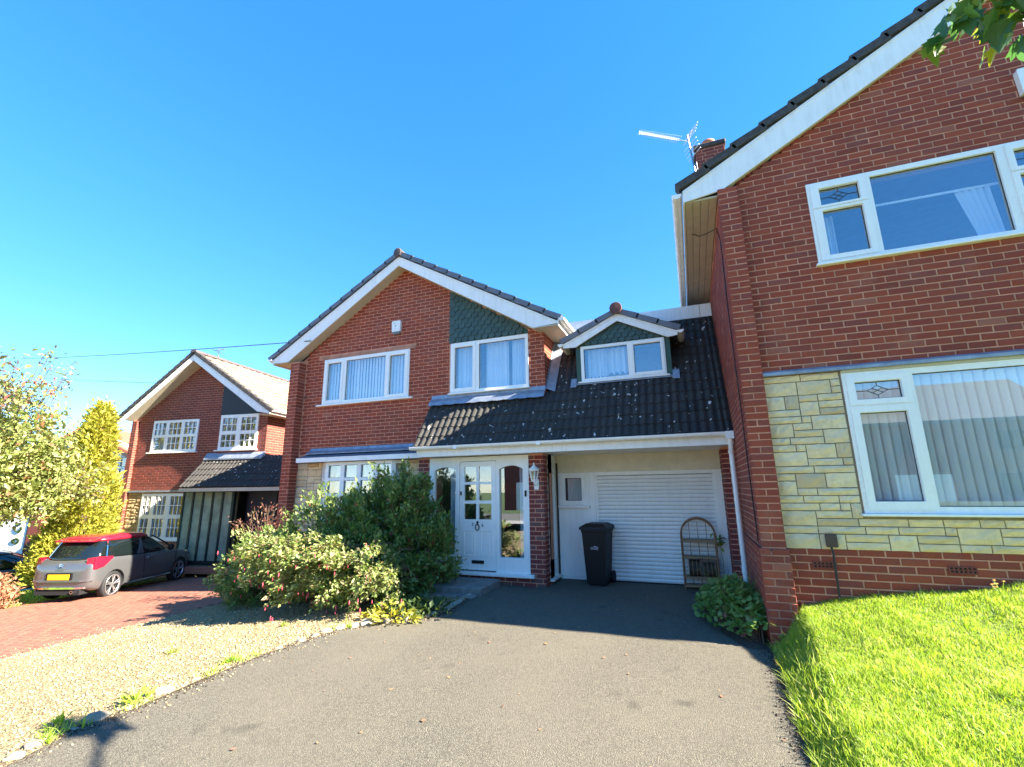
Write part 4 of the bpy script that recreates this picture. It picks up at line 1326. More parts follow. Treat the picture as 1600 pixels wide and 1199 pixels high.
for i in range(5):
    HC.part('pane', MB().box(2.075 + .34 * i, 2.365 + .34 * i, -.47, -.464, -.505, 1.405), 'glass_frost', pg)
HC.part('porch_blind', MB().box(2.1, 3.75, -.30, -.28, -.5, 1.4), 'stone_tan', pg)
HC.part('front_door', MB().plate(3.95, 4.9, -.62, 1.40, -.10, -.04, [(4.34, 4.42, .55, .95)]).box(3.8, 6.2, .0, .04, -.7, 1.44), 'navy_board')
HC.part('porch_step', MB().bbox(1.95, 4.4, -.80, .0, -.80, -.62, .01), 'paver')

# ------------------------------------------------------------------ white clad house further on
HD = Thing('clad_house', 'house with white boarded gable and orange red roof, partly hidden behind the golden conifer', 'house', (-23.3, 3.5, -1.8), rotz=.25, org=(0, 0, -1.8))
wall = MB().plate(-3.2, 2.55, .80, 3.0, 0, .2, [(1.20, 2.14, 1.82, 2.90)])
wall.prism([(-3.2, 3.0), (2.55, 3.0), (.1, 4.05), (-.4, 4.05)], 0, .2)
HD.part('gable_wall', wall, 'wall_white')
bd = MB()
for k in range(17):
    z = .82 + k * .13
    for a, b_ in (((-3.2, 1.18), (2.16, 2.55)) if 1.70 < z < 2.88 else ((-3.2, 2.55),)):
        bd.prism([(-.022, z), (-.008, z + .128), (0, z + .128), (0, z)], a, b_, 'x')
HD.part('weatherboard', bd, 'wall_white', kind='stuff')
HD.part('lower_wall', MB().plate(-3.2, 2.55, -2.4, .80, .05, .3, [(-.93, .1, -.42, .36)]), 'brick_dark')
HD.part('side_wall', MB().box(2.3, 2.55, .2, 8, -2.4, 3.0).box(-3.2, -3.0, .2, 8, -2.4, 3), 'brick_dark')
HD.part('roof', MB().prism([(-3.7, 2.30), (-.1, 4.12), (-.1, 4.02), (-3.7, 2.2)], -.25, 8), 'tile_red')
HD.part('roof', MB().prism([(-.1, 4.12), (3.1, 2.62), (3.1, 2.52), (-.1, 4.02)], -.25, 8), 'tile_red')
HD.part('barge_board', MB().prism([(-.1, 4.0), (3.1, 2.5), (3.1, 2.38), (-.1, 3.86)], -.25, -.22), 'verge_dark')
window(HD, 1.20, 2.14, 1.82, 2.90, -.02, [(1.28, 1.60, 2.46, 2.82), (1.72, 2.06, 2.46, 2.82), (1.28, 1.60, 1.90, 2.36), (1.72, 2.06, 1.90, 2.36)], sill=(1.12, 2.22, .06, .05), label='white casement window in the boarded gable')
window(HD, -.93, .1, -.42, .36, .03, [(-.86, -.46, -.35, .30), (-.38, .03, -.35, .30)], sill=(-1.0, .16, .06, .05), label='ground floor window under the conifer')
HD.part('brick_pier', MB().box(-1.50, -.98, -.35, .05, -2.4, .80), 'brick_dark')
dr = HD.part('white_porch', MB().plate(-3.2, -1.62, -2.3, .80, -.30, -.22, [(-2.66, -2.58, -.55, .35), (-2.40, -2.32, -.55, .35), (-3.05, -2.82, -.1, .40)]), 'white_paint')
HD.part('pane', MB().box(-2.67, -2.57, -.27, -.262, -.56, .36).box(-2.41, -2.31, -.27, -.262, -.56, .36).box(-3.06, -2.81, -.27, -.262, -.11, .41), 'glass', dr)
wr = MB()
for cz, r_ in ((.12, .17), (-.38, .16)):
    for k in range(40):
        a = random.uniform(0, 6.283)
        rr = r_ * random.uniform(.65, 1.05)
        x, z = -2.0 + rr * math.cos(a), cz + rr * math.sin(a) * (1 if cz > 0 else .6)
        wr.bbox(x - .03, x + .03, -.34, -.305, z - .02, z + .02, .005)
HD.part('wreath', wr, 'leaf_hedge', dr)

# ------------------------------------------------------------------ houses across the road (seen only as reflections in the glass)
def far_house(x, rz, label, brick):
    t = Thing('far_house', label, 'house', (x, -27, -.3), rotz=rz, group='houses across the road', org=(0, 0, 0))
    t.part('wall', MB().plate(-4, 4, 0, 4.9, 0, .25, [(-3.2, -1.2, .9, 2.2), (-3.0, -1.4, 3.2, 4.3), (1.2, 2.8, 3.2, 4.3)]).box(-4, -3.75, .25, 7, 0, 4.9).box(3.75, 4, .25, 7, 0, 4.9).plate(-3.75, 3.75, 0, 4.9, 6.8, 7), brick)
    t.part('roof', MB().prism([(-.5, 4.7), (3.5, 7.2), (7.5, 4.7), (7.5, 4.85), (3.5, 7.4), (-.5, 4.85)], -4.3, 4.3, 'x'), 'tile_main')
    t.part('gable', MB().prism([(0, 4.9), (7, 4.9), (3.5, 7.1)], -4, -3.8, 'x').prism([(0, 4.9), (7, 4.9), (3.5, 7.1)], 3.8, 4, 'x'), brick)
    for w_ in ((-3.2, -1.2, .9, 2.2), (-3.0, -1.4, 3.2, 4.3), (1.2, 2.8, 3.2, 4.3)):
        t.part('window', MB().plate(*w_, -.02, .06, [(w_[0] + .1, (w_[0] + w_[1]) / 2 - .04, w_[2] + .1, w_[3] - .1), ((w_[0] + w_[1]) / 2 + .04, w_[1] - .1, w_[2] + .1, w_[3] - .1)]), 'brown_plastic')
    t.part('garage_door', MB().box(.6, 3.0, -.03, .0, 0, 2.1), 'white')
    return t
for x, rz, lb in ((-10, math.pi, 'brick house across the road with white garage door, furthest left of three'), (1.5, math.pi, 'brick house across the road directly opposite the driveway'), (13, math.pi, 'brick house across the road opposite the lawn')):
    far_house(x, rz, lb, 'brick_dark')

# ================================================================== CARS
def hatchback(label, loc, rz, paint, roofpaint, group=None):
    t = Thing('parked_car', label, 'car', loc, rotz=rz, group=group)
    # stations: x, half width, bottom, waist height
    ST = [(-1.93, .52, .42, .70), (-1.90, .68, .34, .84), (-1.82, .775, .28, .95), (-1.62, .825, .23, .985), (-1.25, .850, .20, .99), (-.6, .855, .19, .965), (.2, .855, .19, .94), (.85, .855, .20, .93), (1.2, .850, .21, .89), (1.55, .82, .22, .83), (1.82, .74, .25, .74), (1.97, .60, .30, .62), (2.02, .40, .36, .52)]
    mb = MB()
    rings = []
    for x, w_, zb, zt in ST:
        h = zt - zb
        half = [(0, zt + .012), (w_ * .55, zt + .008), (w_ * .86, zt - .01), (w_ * .955, zt - .045), (w_ * .985, zt - .16 * h), (w_ * 1.0, zb + .52 * h), (w_ * .995, zb + .30 * h), (w_ * .965, zb + .12 * h), (w_ * .90, zb + .01 * h), (w_ * .6, zb)]
        ring = [(x, -y, z) for y, z in half] + [(x, y, z) for y, z in half[:0:-1]]
        rings.append(ring)
    n = len(rings[0])
    mb.v = [p for r_ in rings for p in r_]
    mb.f = [(i * n + k, i * n + (k + 1) % n, (i + 1) * n + (k + 1) % n, (i + 1) * n + k) for i in range(len(rings) - 1) for k in range(n)]
    mb.f += [tuple(range(n - 1, -1, -1)), tuple((len(rings) - 1) * n + k for k in range(n))]
    tmp = link('tmp', mb.mesh('tmp', paint))
    sub = tmp.modifiers.new('s', 'SUBSURF')
    sub.levels = sub.render_levels = 2
    cutters = []
    for xw in (-1.23, 1.23):
        for sy in (-1, 1):
            c = link('cut', MB().lathe([(.345, sy * .60), (.355, sy * .95)], (xw, 0, .31), 28, 'y').mesh('cut', 'rubber_shade'))
            cutters.append(c)
            bo = tmp.modifiers.new('b', 'BOOLEAN')
            bo.operation = 'DIFFERENCE'
            bo.object = c
            bo.solver = 'EXACT'
    dg = bpy.context.evaluated_depsgraph_get()
    me = bpy.data.meshes.new_from_object(tmp.evaluated_get(dg))
    me.name = 'body'
    me.shade_smooth()
    for o in [tmp] + cutters:
        bpy.data.objects.remove(o)
    me.materials.clear()
    me.materials.append(M[paint])
    try:
        me.set_sharp_from_angle(angle=R(35))
    except Exception:
        pass
    body = t.part('body', me, None)
    # glasshouse
    def ring(z, xr, xf, w_, rr=.28, yy=1.):
        pts = []
        for k in range(40):
            a = 2 * math.pi * k / 40
            c, s = math.cos(a), math.sin(a)
            e = 2 / 4.2
            px = (abs(c) ** e) * (1 if c > 0 else -1)
            py = (abs(s) ** e) * (1 if s > 0 else -1)
            pts.append(((xr + xf) / 2 + px * (xf - xr) / 2, py * w_, z))
        return pts
    def loft(rs, cap=True):
        m = MB()
        n_ = len(rs[0])
        m.v = [p for r_ in rs for p in r_]
        m.f = [(i * n_ + k, i * n_ + (k + 1) % n_, (i + 1) * n_ + (k + 1) % n_, (i + 1) * n_ + k) for i in range(len(rs) - 1) for k in range(n_)]
        if cap:
            m.f += [tuple(range(n_ - 1, -1, -1)), tuple((len(rs) - 1) * n_ + k for k in range(n_))]
        return m
    t.part('glasshouse', loft([ring(.90, -1.84, 1.02, .80), ring(1.0, -1.80, .86, .795), ring(1.2, -1.66, .50, .715), ring(1.375, -1.56, .16, .615)]), 'carglass', smooth=True)
    rf = t.part('car_roof', loft([ring(1.335, -1.585, .24, .648), ring(1.375, -1.60, .20, .640), ring(1.425, -1.50, .06, .59), ring(1.455, -1.2, -.2, .45), ring(1.462, -.9, -.45, .2)]), roofpaint, smooth=True)
    t.part('spoiler', MB().prism([(-1.68, 1.335), (-1.67, 1.36), (-1.45, 1.41), (-1.45, 1.35)], -.52, .52), roofpaint, rf)
    t.part('aerial', MB().tube([(-1.35, 0, 1.44), (-1.48, 0, 1.58)], .005, 4), 'black', rf)
    for sy in (-1, 1):
        # body coloured fin behind the door, slim rear pillar
        def strip(pts, wd, nm, m_):
            s_ = MB()
            for (p, q) in zip(pts[:-1], pts[1:]):
                s_.add([(p[0] - wd(p), sy * p[1], p[2]), (p[0] + wd(p), sy * p[1], p[2]), (q[0] + wd(q), sy * q[1], q[2]), (q[0] - wd(q), sy * q[1], q[2]),
                        (p[0] - wd(p), sy * (p[1] - .03), p[2]), (p[0] + wd(p), sy * (p[1] - .03), p[2]), (q[0] + wd(q), sy * (q[1] - .03), q[2]), (q[0] - wd(q), sy * (q[1] - .03), q[2])],
                       [(0, 1, 2, 3), (0, 3, 7, 4), (1, 5, 6, 2), (7, 6, 5, 4)])
            return t.part(nm, s_, m_)
        strip([(-.42, .835, .94), (-.40, .806, 1.04), (-.36, .755, 1.16), (-.33, .70, 1.27)], lambda p: .03 + .17 * max(0, (1.16 - p[2])) ** 1.2 * 3, 'fin_pillar', paint)
        strip([(-1.48, .775, .98), (-1.43, .720, 1.16), (-1.38, .648, 1.33)], lambda p: .010, 'rear_pillar', 'chrome')
        strip([(.90, .735, .97), (.66, .72, 1.10), (.36, .675, 1.25), (.14, .63, 1.35)], lambda p: .035, 'front_pillar', 'black')
        li = loft([[(x + .025, sy * (y * .99 + .004), z + (.012 if z > .9 else -.03)) for x, y, z in r_] for r_ in (
            [(-1.90, .60, .80), (-1.90, .60, .97), (-1.86, .72, .985), (-1.86, .72, .78)],
            [(-1.845, .775, .765), (-1.845, .745, .99), (-1.80, .765, .99), (-1.80, .805, .765)],
            [(-1.66, .832, .80), (-1.66, .805, .985), (-1.62, .812, .985), (-1.62, .838, .81)],
            [(-1.40, .842, .93), (-1.40, .835, .965), (-1.39, .838, .965), (-1.39, .845, .93)])])
        t.part('tail_light', li, 'taillight')
        t.part('door_seam', MB().tube([(-.30, sy * .853, .93), (-.26, sy * .857, .60), (-.22, sy * .852, .30)], .006, 4).tube([(.98, sy * .850, .90), (1.0, sy * .858, .60), (.95, sy * .854, .30)], .006, 4), 'black')
        t.part('door_handle', MB().bbox(-.18, .02, sy * .865 - .018, sy * .865 + .018, .795, .825, .008), 'chrome')
        t.part('sill_trim', MB().tube([(-.85, sy * .846, .27), (.85, sy * .846, .27)], .018, 6), 'chrome')
        t.part('side_moulding', MB().prism([(-.75, .42), (-.55, .36), (.8, .36), (.8, .45), (-.5, .46)], sy * .852, sy * .862), paint)
        m_ = MB().lathe([(.01, 0), (.07, .03), (.085, .09), (.06, .15), (.01, .17)], (.62, sy * .93 - .0, .90), 10)
        t.part('door_mirror', m_.box(.60, .66, min(sy * .80, sy * .90), max(sy * .80, sy * .90), .94, .97), 'black', smooth=True)
        t.part('headlight', MB().lathe([(.02, sy * .66), (.10, sy * .67), (.11, sy * .72), (.05, sy * .76)], (1.70, 0, .70), 12, 'y'), 'chrome')
        for xw in (-1.23, 1.23):
            wh = t.part('wheel', MB().lathe([(.20, sy * .63), (.29, sy * .635), (.31, sy * .66), (.312, sy * .79), (.295, sy * .825), (.235, sy * .832), (.225, sy * .80)], (xw, 0, .312), 28, 'y', cap=False), 'black_rubber', smooth=True)
            t.part('rim_backing', MB().lathe([(.0, sy * .76), (.225, sy * .76), (.228, sy * .80)], (xw, 0, .312), 24, 'y', cap=False), 'rubber_shade', wh)
            t.part('rim', MB().lathe([(.205, sy * .80), (.21, sy * .828), (.236, sy * .834), (.236, sy * .80)], (xw, 0, .312), 28, 'y', cap=False), 'alloy', wh, smooth=True)
            sp = MB().lathe([(.0, sy * .825), (.05, sy * .82), (.055, sy * .77)], (xw, 0, .312), 12, 'y')
            for k in range(5):
                for dd in (-.16, .16):
                    a = 2 * math.pi * k / 5 + .3
                    sp.tube([(xw + .04 * math.cos(a), sy * .808, .312 + .04 * math.sin(a)), (xw + .21 * math.cos(a + dd), sy * .82, .312 + .21 * math.sin(a + dd))], .015, 5)
            t.part('spokes', sp, 'alloy', wh)
    t.part('rear_bumper', MB().prism([(-1.965, -.55), (-1.90, -.70), (-1.82, -.79), (-1.82, .79), (-1.90, .70), (-1.965, .55)], .48, .52, 'z'), paint)
    t.part('bumper_strip', MB().prism([(-1.955, -.46), (-1.90, -.64), (-1.86, -.66), (-1.86, .66), (-1.90, .64), (-1.955, .46)], .325, .365, 'z'), 'chrome')
    t.part('diffuser', MB().box(-1.93, -1.6, -.58, .58, .20, .32), 'rubber_shade')
    pl_ = t.part('number_plate', MB().box(-1.968, -1.950, -.27, .27, .53, .645), 'yellow_plate')
    t.part('plate_recess', MB().box(-1.949, -1.90, -.33, .33, .51, .675), 'black', pl_)
    t.part('exhaust', MB().lathe([(.03, -1.85), (.038, -1.86), (.038, -1.985), (.028, -1.985), (.028, -1.9)], (0, -.42, .265), 12, 'x'), 'chrome')
    cv = MB()
    for z in (.835, .875):
        cv.tube([(-1.932, -.055, z - .03), (-1.938, 0, z), (-1.932, .055, z - .03)], .009, 5)
    t.part('chevron_badge', cv, 'chrome')
    t.part('rear_wiper', MB().tube([(-1.80, -.0, 1.0), (-1.77, .16, 1.04), (-1.76, .34, 1.045)], .010, 5), 'black')
    t.part('grille', MB().box(1.95, 2.01, -.45, .45, .34, .50), 'black')
    return t
hb = hatchback('grey hatchback with red roof parked on the red brick drive', (-13.71, -.06, -.935), R(109), 'carpaint', 'carroof', 'parked cars')
tx = text_mesh('CITROEN', .055, 'lettering', .002)
tx.materials.append(M['chrome'])
hb.root.scale = (.83, .88, .95)
hb.part_at('lettering', tx, Matrix.Translation((-1.936, 0, .735)) @ Matrix.Rotation(R(-90), 4, 'Z') @ ROTX)
hatchback('dark grey car with dark roof, cut off by the left edge of the picture', (-20.6, .5, -1.74), R(70), 'carblack', 'carblack', 'parked cars')

# ================================================================== PAVERS, STONES
pp = []
y = -12.6
k = 0
while y < 2.2:
    x = pave_edge(y) - .02 - (.1 if k % 2 else 0)
    while x > pave_edge(y) - 5.5:
        cx, cy = x - .0985, y
        wpos = Vector((cx - HC.root.location.x, cy - HC.root.location.y, 0))
        if not (wpos.y * math.cos(.158) - wpos.x * math.sin(.158) > -.5):
            pp.append((cx, cy))
        x -= .203
    y += .103
    k += 1
pm = []
for i in range(3):
    q = MB()
    b_ = .006
    v = [(-.098, -.048, -.02), (.098, -.048, -.02), (.098, .048, -.02), (-.098, .048, -.02), (-.098, -.048, .002), (.098, -.048, .002), (.098, .048, .002), (-.098, .048, .002), (-.091, -.042, .007), (.091, -.042, .007), (.091, .042, .007), (-.091, .042, .007)]
    f = [(8, 9, 10, 11)] + [(a, (a + 1) % 4, 4 + (a + 1) % 4, 4 + a) for a in range(4)] + [(4 + a, 4 + (a + 1) % 4, 8 + (a + 1) % 4, 8 + a) for a in range(4)]
    q.add(v, f)
    pm.append(q.mesh('paving_brick', 'paver'))
camv = np.array([0, -8.09])
def pscore(c):
    d = math.hypot(c[0], c[1] + 8.09)
    fw = (-c[0] * .3597 + (c[1] + 8.09) * .9331)
    rt = (c[0] * .9331 + (c[1] + 8.09) * .3597)
    return d if fw > .5 and abs(rt / fw) < 1.12 else 1e3 + d
pp.sort(key=pscore)
tilt = -math.atan(.062)
for c in pp[:300]:
    o = link('paving_brick', pm[0], pv)
    o.location = (c[0], c[1], base_h(c[0], c[1]) + random.uniform(-.002, .002))
    o.rotation_euler = (0, tilt, 0)
V, F, b = [], [], 0
v0 = np.array([tuple(w_.co) for w_ in pm[0].vertices])
f0 = [tuple(p.vertices) for p in pm[0].polygons]
for c in pp[300:]:
    q = v0 + np.array([c[0], c[1], base_h(c[0], c[1]) + random.uniform(-.002, .002)])
    q[:, 2] += (q[:, 0] - c[0]) * .062
    V.append(q)
    F += [tuple(k + b for k in g) for g in f0]
    b += len(q)
me = bpy.data.meshes.new('paving_bricks')
me.from_pydata(np.concatenate(V).tolist(), [], F)
me.materials.append(M['paver'])
tag(link('paving_bricks', me, pv), kind='stuff')

# loose pebbles on the gravel bed
def scatter(name, P, S, shapes, mname, parent=None, kind='stuff', flat=.7):
    """many small lumps joined into one mesh; P points, S sizes"""
    V, F = [], []
    b = 0
    ns = len(shapes)
    for k in range(len(P)):
        v, f = shapes[k % ns]
        a = random.uniform(0, 6.283)
        c, s = math.cos(a), math.sin(a)
        q = v * S[k]
        V.append(np.stack([q[:, 0] * c - q[:, 1] * s, q[:, 0] * s + q[:, 1] * c, q[:, 2] * flat], 1) + P[k])
        F.append(f + b)
        b += len(v)
    me = bpy.data.meshes.new(name)
    V = np.concatenate(V)
    F = np.concatenate(F)
    me.vertices.add(len(V))
    me.vertices.foreach_set('co', V.ravel())
    me.loops.add(F.size)
    me.loops.foreach_set('vertex_index', F.ravel())
    me.polygons.add(len(F))
    me.polygons.foreach_set('loop_start', np.arange(len(F)) * F.shape[1])
    me.polygons.foreach_set('loop_total', np.full(len(F), F.shape[1]))
    me.materials.append(M[mname])
    me.update(calc_edges=True)
    me.validate()
    return tag(link(name, me, parent), kind=kind)
def lump(seed):
    g = np.random.default_rng(seed)
    v = np.array([(1, 0, 0), (0, 1, 0), (-1, 0, 0), (0, -1, 0), (0, 0, 1), (0, 0, -1)], float)
    v = v * g.uniform(.7, 1.25, (6, 1)) + g.uniform(-.2, .2, (6, 3))
    f = np.array([(0, 1, 4), (1, 2, 4), (2, 3, 4), (3, 0, 4), (1, 0, 5), (2, 1, 5), (3, 2, 5), (0, 3, 5)])
    return v, f
LUMPS = [lump(i) for i in range(9)]
P, S = [], []
while len(P) < 26000:
    y = -8 + 8. * random.random() ** .8
    l, r = pave_edge(y), drive_l(y)
    x = r - (r - l) * random.random() ** 1.3
    sx = random.choice((.006, .008, .010, .013))
    P.append((x, y, base_h(x, y) + .012 + .012 * wob(3 * x, 3 * y) + sx * .25))
    S.append(sx)
for _ in range(500):   # strays on paving and asphalt
    y = random.uniform(-7, -2)
    x = pave_edge(y) - abs(random.gauss(0, .25)) if random.random() < .5 else drive_l(y) + abs(random.gauss(0, .12))
    P.append((x, y, base_h(x, y) + .008))
    S.append(.009)
scatter('loose_gravel', np.array(P), S, LUMPS, 'pebble')

P, S = [], []
for _ in range(3800):
    y = random.uniform(-7, .2)
    P.append((drive_l(y) + abs(random.gauss(0, .07)) - .05, y, DZ + .004))
    S.append(random.choice((.004, .006, .009)))
for _ in range(2600):
    y = random.uniform(-7, -2.2)
    P.append((drive_r(y) - abs(random.gauss(0, .06)) + .03, y, DZ + .004))
    S.append(random.choice((.004, .006, .009)))
tag(scatter('edge_litter', np.array(P), S, LUMPS, 'pot_soil'), label='dark soil crumbs and litter washed to the edges of the tarmac')

# rough stones edging the gravel
rocks = []
for y, s_ in [(-2.62, .10), (-2.80, .075), (-2.95, .11), (-3.08, .08), (-3.2, .09), (-3.36, .07), (-3.52, .06), (-3.72, .055), (-3.98, .05), (-4.3, .045), (-4.85, .075), (-4.98, .05), (-5.12, .11), (-5.3, .06), (-5.42, .05), (-5.60, .12), (-5.75, .05), (-5.95, .10), (-6.1, .07), (-6.3, .11), (-6.5, .06)]:
    rocks.append((drive_l(y) - s_ * .7, y, s_, 'pale rough stone edging the gravel beside the drive'))
for i in range(15):
    y = -.75 - i * .118
    rocks.append((drive_l(y) - .045, y, random.uniform(.05, .07), 'small rough stone in the row between porch step and drive'))
import bmesh
def rock_mesh(seed):
    bm = bmesh.new()
    bmesh.ops.create_icosphere(bm, subdivisions=2, radius=1)
    g = random.Random(seed)
    for v in bm.verts:
        v.co = v.co * g.uniform(.82, 1.12)
        v.co.z = max(-.45, v.co.z * .75)
    me = bpy.data.meshes.new('edging_stone')
    bm.to_mesh(me)
    bm.free()
    me.materials.append(M['rock'])
    return me
ORD = 'first second third fourth fifth sixth seventh eighth ninth tenth eleventh twelfth thirteenth fourteenth fifteenth sixteenth seventeenth eighteenth nineteenth twentieth twenty-first'.split()
RM = [rock_mesh(i) for i in range(5)]
for i, (x, y, s_, lb) in enumerate(rocks):
    o = link('edging_stone', RM[i % 5])
    s_ *= .85 if y > -4 else .68
    o.location = (x, y, base_h(x, y) + .12 * s_)
    o.scale = (s_ * random.uniform(.9, 1.3), s_ * random.uniform(.8, 1.1), s_ * random.uniform(.75, 1.))
    o.rotation_euler = (random.uniform(-.2, .2), random.uniform(-.2, .2), random.uniform(0, 6.28))
    nn = i if 'gravel' in lb else i - 21
    w_ = ORD[nn]
    if 'gravel' in lb:
        sz = 'large' if s_ > .085 else 'medium' if s_ > .062 else 'small'
        lb = sz + ' pale rough stone edging the gravel, ' + w_ + ' from the variegated plant towards the camera'
    else:
        lb = 'small rough edging stone, ' + w_ + ' from the porch step along the drive'
    tag(o, lb, 'stone', 'stones edging the gravel' if 'gravel' in lb else 'stones edging the step bed')
o = link('door_step', MB().bbox(-4.22, -3.21, -1.16, -.36, -.30, -.10, .012).bbox(-4.02, -3.26, -1.36, -1.165, -.30, -.185, .012).mesh('door_step', 'concrete'))
tag(o, 'grey concrete slab step in front of the white porch door', 'step')

# ================================================================== VEGETATION
def leaf_cloud(name, P, size, mname, parent, D=None, aspect=.45, up=.35, fold=.25, sv=.35, seed=1, droop=0.):
    """one diamond leaf per point; D gives the direction each leaf points"""
    g = np.random.default_rng(seed)
    P = np.asarray(P, float)
    n = len(P)
    if D is None:
        D = g.normal(size=(n, 3))
        D[:, 2] += up
    else:
        D = np.asarray(D, float) + g.normal(size=(n, 3)) * .55
    D[:, 2] -= droop
    D /= np.linalg.norm(D, axis=1, keepdims=True) + 1e-9
    U = g.normal(size=(n, 3)) * .6 + np.array([0, 0, 1.])
    S = np.cross(D, U)
    S /= np.linalg.norm(S, axis=1, keepdims=True) + 1e-9
    N = np.cross(S, D)
    L = size * np.exp(g.normal(0, sv, (n, 1)))
    W = L * aspect
    base, tip = P, P + D * L
    m_ = P + D * L * .45
    a = m_ + S * W * .5 + N * W * fold
    b = m_ - S * W * .5 + N * W * fold
    V = np.stack([base, a, tip, b], 1).reshape(-1, 3)
    i = np.arange(n)[:, None] * 4
    F = np.concatenate([i + np.array([[0, 1, 2]]), i + np.array([[0, 2, 3]])], 1).reshape(-1, 3)
    me = bpy.data.meshes.new(name)
    me.vertices.add(len(V))
    me.vertices.foreach_set('co', V.ravel())
    me.loops.add(F.size)
    me.loops.foreach_set('vertex_index', F.ravel())
    me.polygons.add(len(F))
    me.polygons.foreach_set('loop_start', np.arange(len(F)) * 3)
    me.polygons.foreach_set('loop_total', np.full(len(F), 3))
    me.materials.append(M[mname])
    me.update(calc_edges=True)
    return me

def stems(th, arcs, r, name='stems', m='twig', parent=None):
    mb = MB()
    for a in arcs:
        mb.tube(a, [r * (1 - .75 * k / (len(a) - 1)) for k in range(len(a))], 4, False)
    return th.part(name, mb, m, parent)

def arc_from(base, tip, sag, n=7):
    b, t = np.array(base), np.array(tip)
    return [tuple(b + (t - b) * (k / (n - 1)) + np.array([0, 0, sag * 4 * (k / (n - 1)) * (1 - k / (n - 1))])) for k in range(n)]

# big fuchsia in front of the bay window
FU = Thing('fuchsia_bush', 'large spreading fuchsia bush with red flowers beside the white porch', 'bush', (-5.2, -1.4, -.25), org=(0, 0, 0))
FU.off = Vector((-5.2, -1.4, -.25))
FU.M = Matrix.Identity(4)
g = np.random.default_rng(5)
P, D, arcs, FL = [], [], [], []
def ell(c, r, zmin=-.2):
    while True:
        d = g.normal(size=3)
        d /= np.linalg.norm(d)
        q = np.array(c) + d * np.array(r) * g.uniform(.86, 1.03)
        if q[2] > zmin and q[1] < -.10:
            return q, d
lobes = [((-4.95, -1.15, .40), (1.05, .95, 1.30), 150, (-4.9, -.9, -.25)), ((-5.85, -1.25, .38), (1.2, .95, 1.08), 130, (-5.6, -1.0, -.3)), ((-5.05, -1.95, .05), (1.05, .75, .72), 130, (-5.0, -1.4, -.25)), ((-4.3, -1.15, .15), (.55, .6, .75), 50, (-4.5, -1.0, -.25)), ((-5.35, -.75, 1.05), (.7, .5, .58), 40, (-5.2, -.8, 0)), ((-4.72, -.95, 1.35), (.42, .45, .48), 30, (-4.8, -.9, .2))]
for c, r, n_, b0 in lobes:
    for _ in range(n_):
        q, d = ell(c, r)
        b = np.array(b0) + g.normal(size=3) * np.array([.25, .2, .05])
        tip = q + d * g.uniform(-.05, .14)
        a = arc_from(b, tip, .22 * g.uniform(.3, 1.2))
        arcs.append(a)
        a = np.array(a)
        for _k in range(95):
            t = 1 - abs(g.normal(0, .24))
            if t < .15:
                t = g.uniform(.3, 1)
            s = t * (len(a) - 1)
            i0 = int(min(len(a) - 2, s))
            p = a[i0] + (a[i0 + 1] - a[i0]) * (s - i0)
            P.append(p + g.normal(size=3) * .045)
            D.append((tip - b) / np.linalg.norm(tip - b) * .8)
        for _k in range(g.integers(0, 3)):
            t = g.uniform(.6, 1.)
            s = t * (len(a) - 1)
            i0 = int(min(len(a) - 2, s))
            FL.append(a[i0] + (a[i0 + 1] - a[i0]) * (s - i0) + g.normal(size=3) * .03 - np.array([0, 0, .03]))
# long sprays that reach out into the sun at the front
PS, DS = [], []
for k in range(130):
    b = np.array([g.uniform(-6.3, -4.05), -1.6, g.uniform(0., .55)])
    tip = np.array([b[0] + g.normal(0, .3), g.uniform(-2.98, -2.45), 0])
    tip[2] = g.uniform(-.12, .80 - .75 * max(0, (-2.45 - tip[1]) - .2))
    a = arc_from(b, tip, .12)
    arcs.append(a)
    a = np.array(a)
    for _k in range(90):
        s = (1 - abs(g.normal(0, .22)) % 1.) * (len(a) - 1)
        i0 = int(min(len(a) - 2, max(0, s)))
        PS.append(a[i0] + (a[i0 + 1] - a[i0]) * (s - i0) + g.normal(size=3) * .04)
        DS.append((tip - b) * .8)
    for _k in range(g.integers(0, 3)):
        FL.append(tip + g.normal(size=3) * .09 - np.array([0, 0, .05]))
FU.part('sunlit_foliage', leaf_cloud('sunlit_foliage', PS, .058, 'leaf_spray', None, DS, .5, sv=.3, seed=41), None)  # same leaves as the rest, with sunlight painted in as a paler colour
FU.part('foliage', leaf_cloud('foliage', P, .062, 'leaf_fuchsia', None, D, .5, sv=.3, seed=2), None)
stems(FU, arcs, .008)
fl = MB()
for p in FL:
    s = random.uniform(.6, 1.0)
    fl.lathe([(.003, 0), (.008 * s, -.012), (.009 * s, -.026 * s), (.013 * s, -.042 * s), (.005, -.048 * s), (.003, -.066 * s)], tuple(p), 5, cap=False)
FU.part('flowers', fl, 'red_flower', kind='stuff')

# lower paler shrub at its left, with reddish bare twigs
SH = Thing('shrub', 'low sunlit shrub with pale leaves and red twigs at the corner of the paved drive', 'shrub', (-7.2, -1.5, -.4))
SH.off = Vector((-7.2, -1.5, -.4)); SH.M = Matrix.Identity(4)
P, D, arcs = [], [], []
for c, r, n_, b0 in [((-7.05, -1.45, -.05), (1.0, .75, .80), 120, (-7.0, -1.3, -.45)), ((-7.75, -1.5, -.15), (.5, .55, .5), 50, (-7.5, -1.4, -.5))]:
    for _ in range(n_):
        q, d = ell(c, r, -.5)
        b = np.array(b0) + g.normal(size=3) * .12
        a = arc_from(b, q + d * g.uniform(-.05, .12), .12)
        arcs.append(a)
        a = np.array(a)
        for _k in range(80):
            s = (1 - abs(g.normal(0, .25)) % 1.) * (len(a) - 1)
            i0 = int(min(len(a) - 2, max(0, s)))
            P.append(a[i0] + (a[i0 + 1] - a[i0]) * (s - i0) + g.normal(size=3) * .045)
            D.append((q - b) * .8)
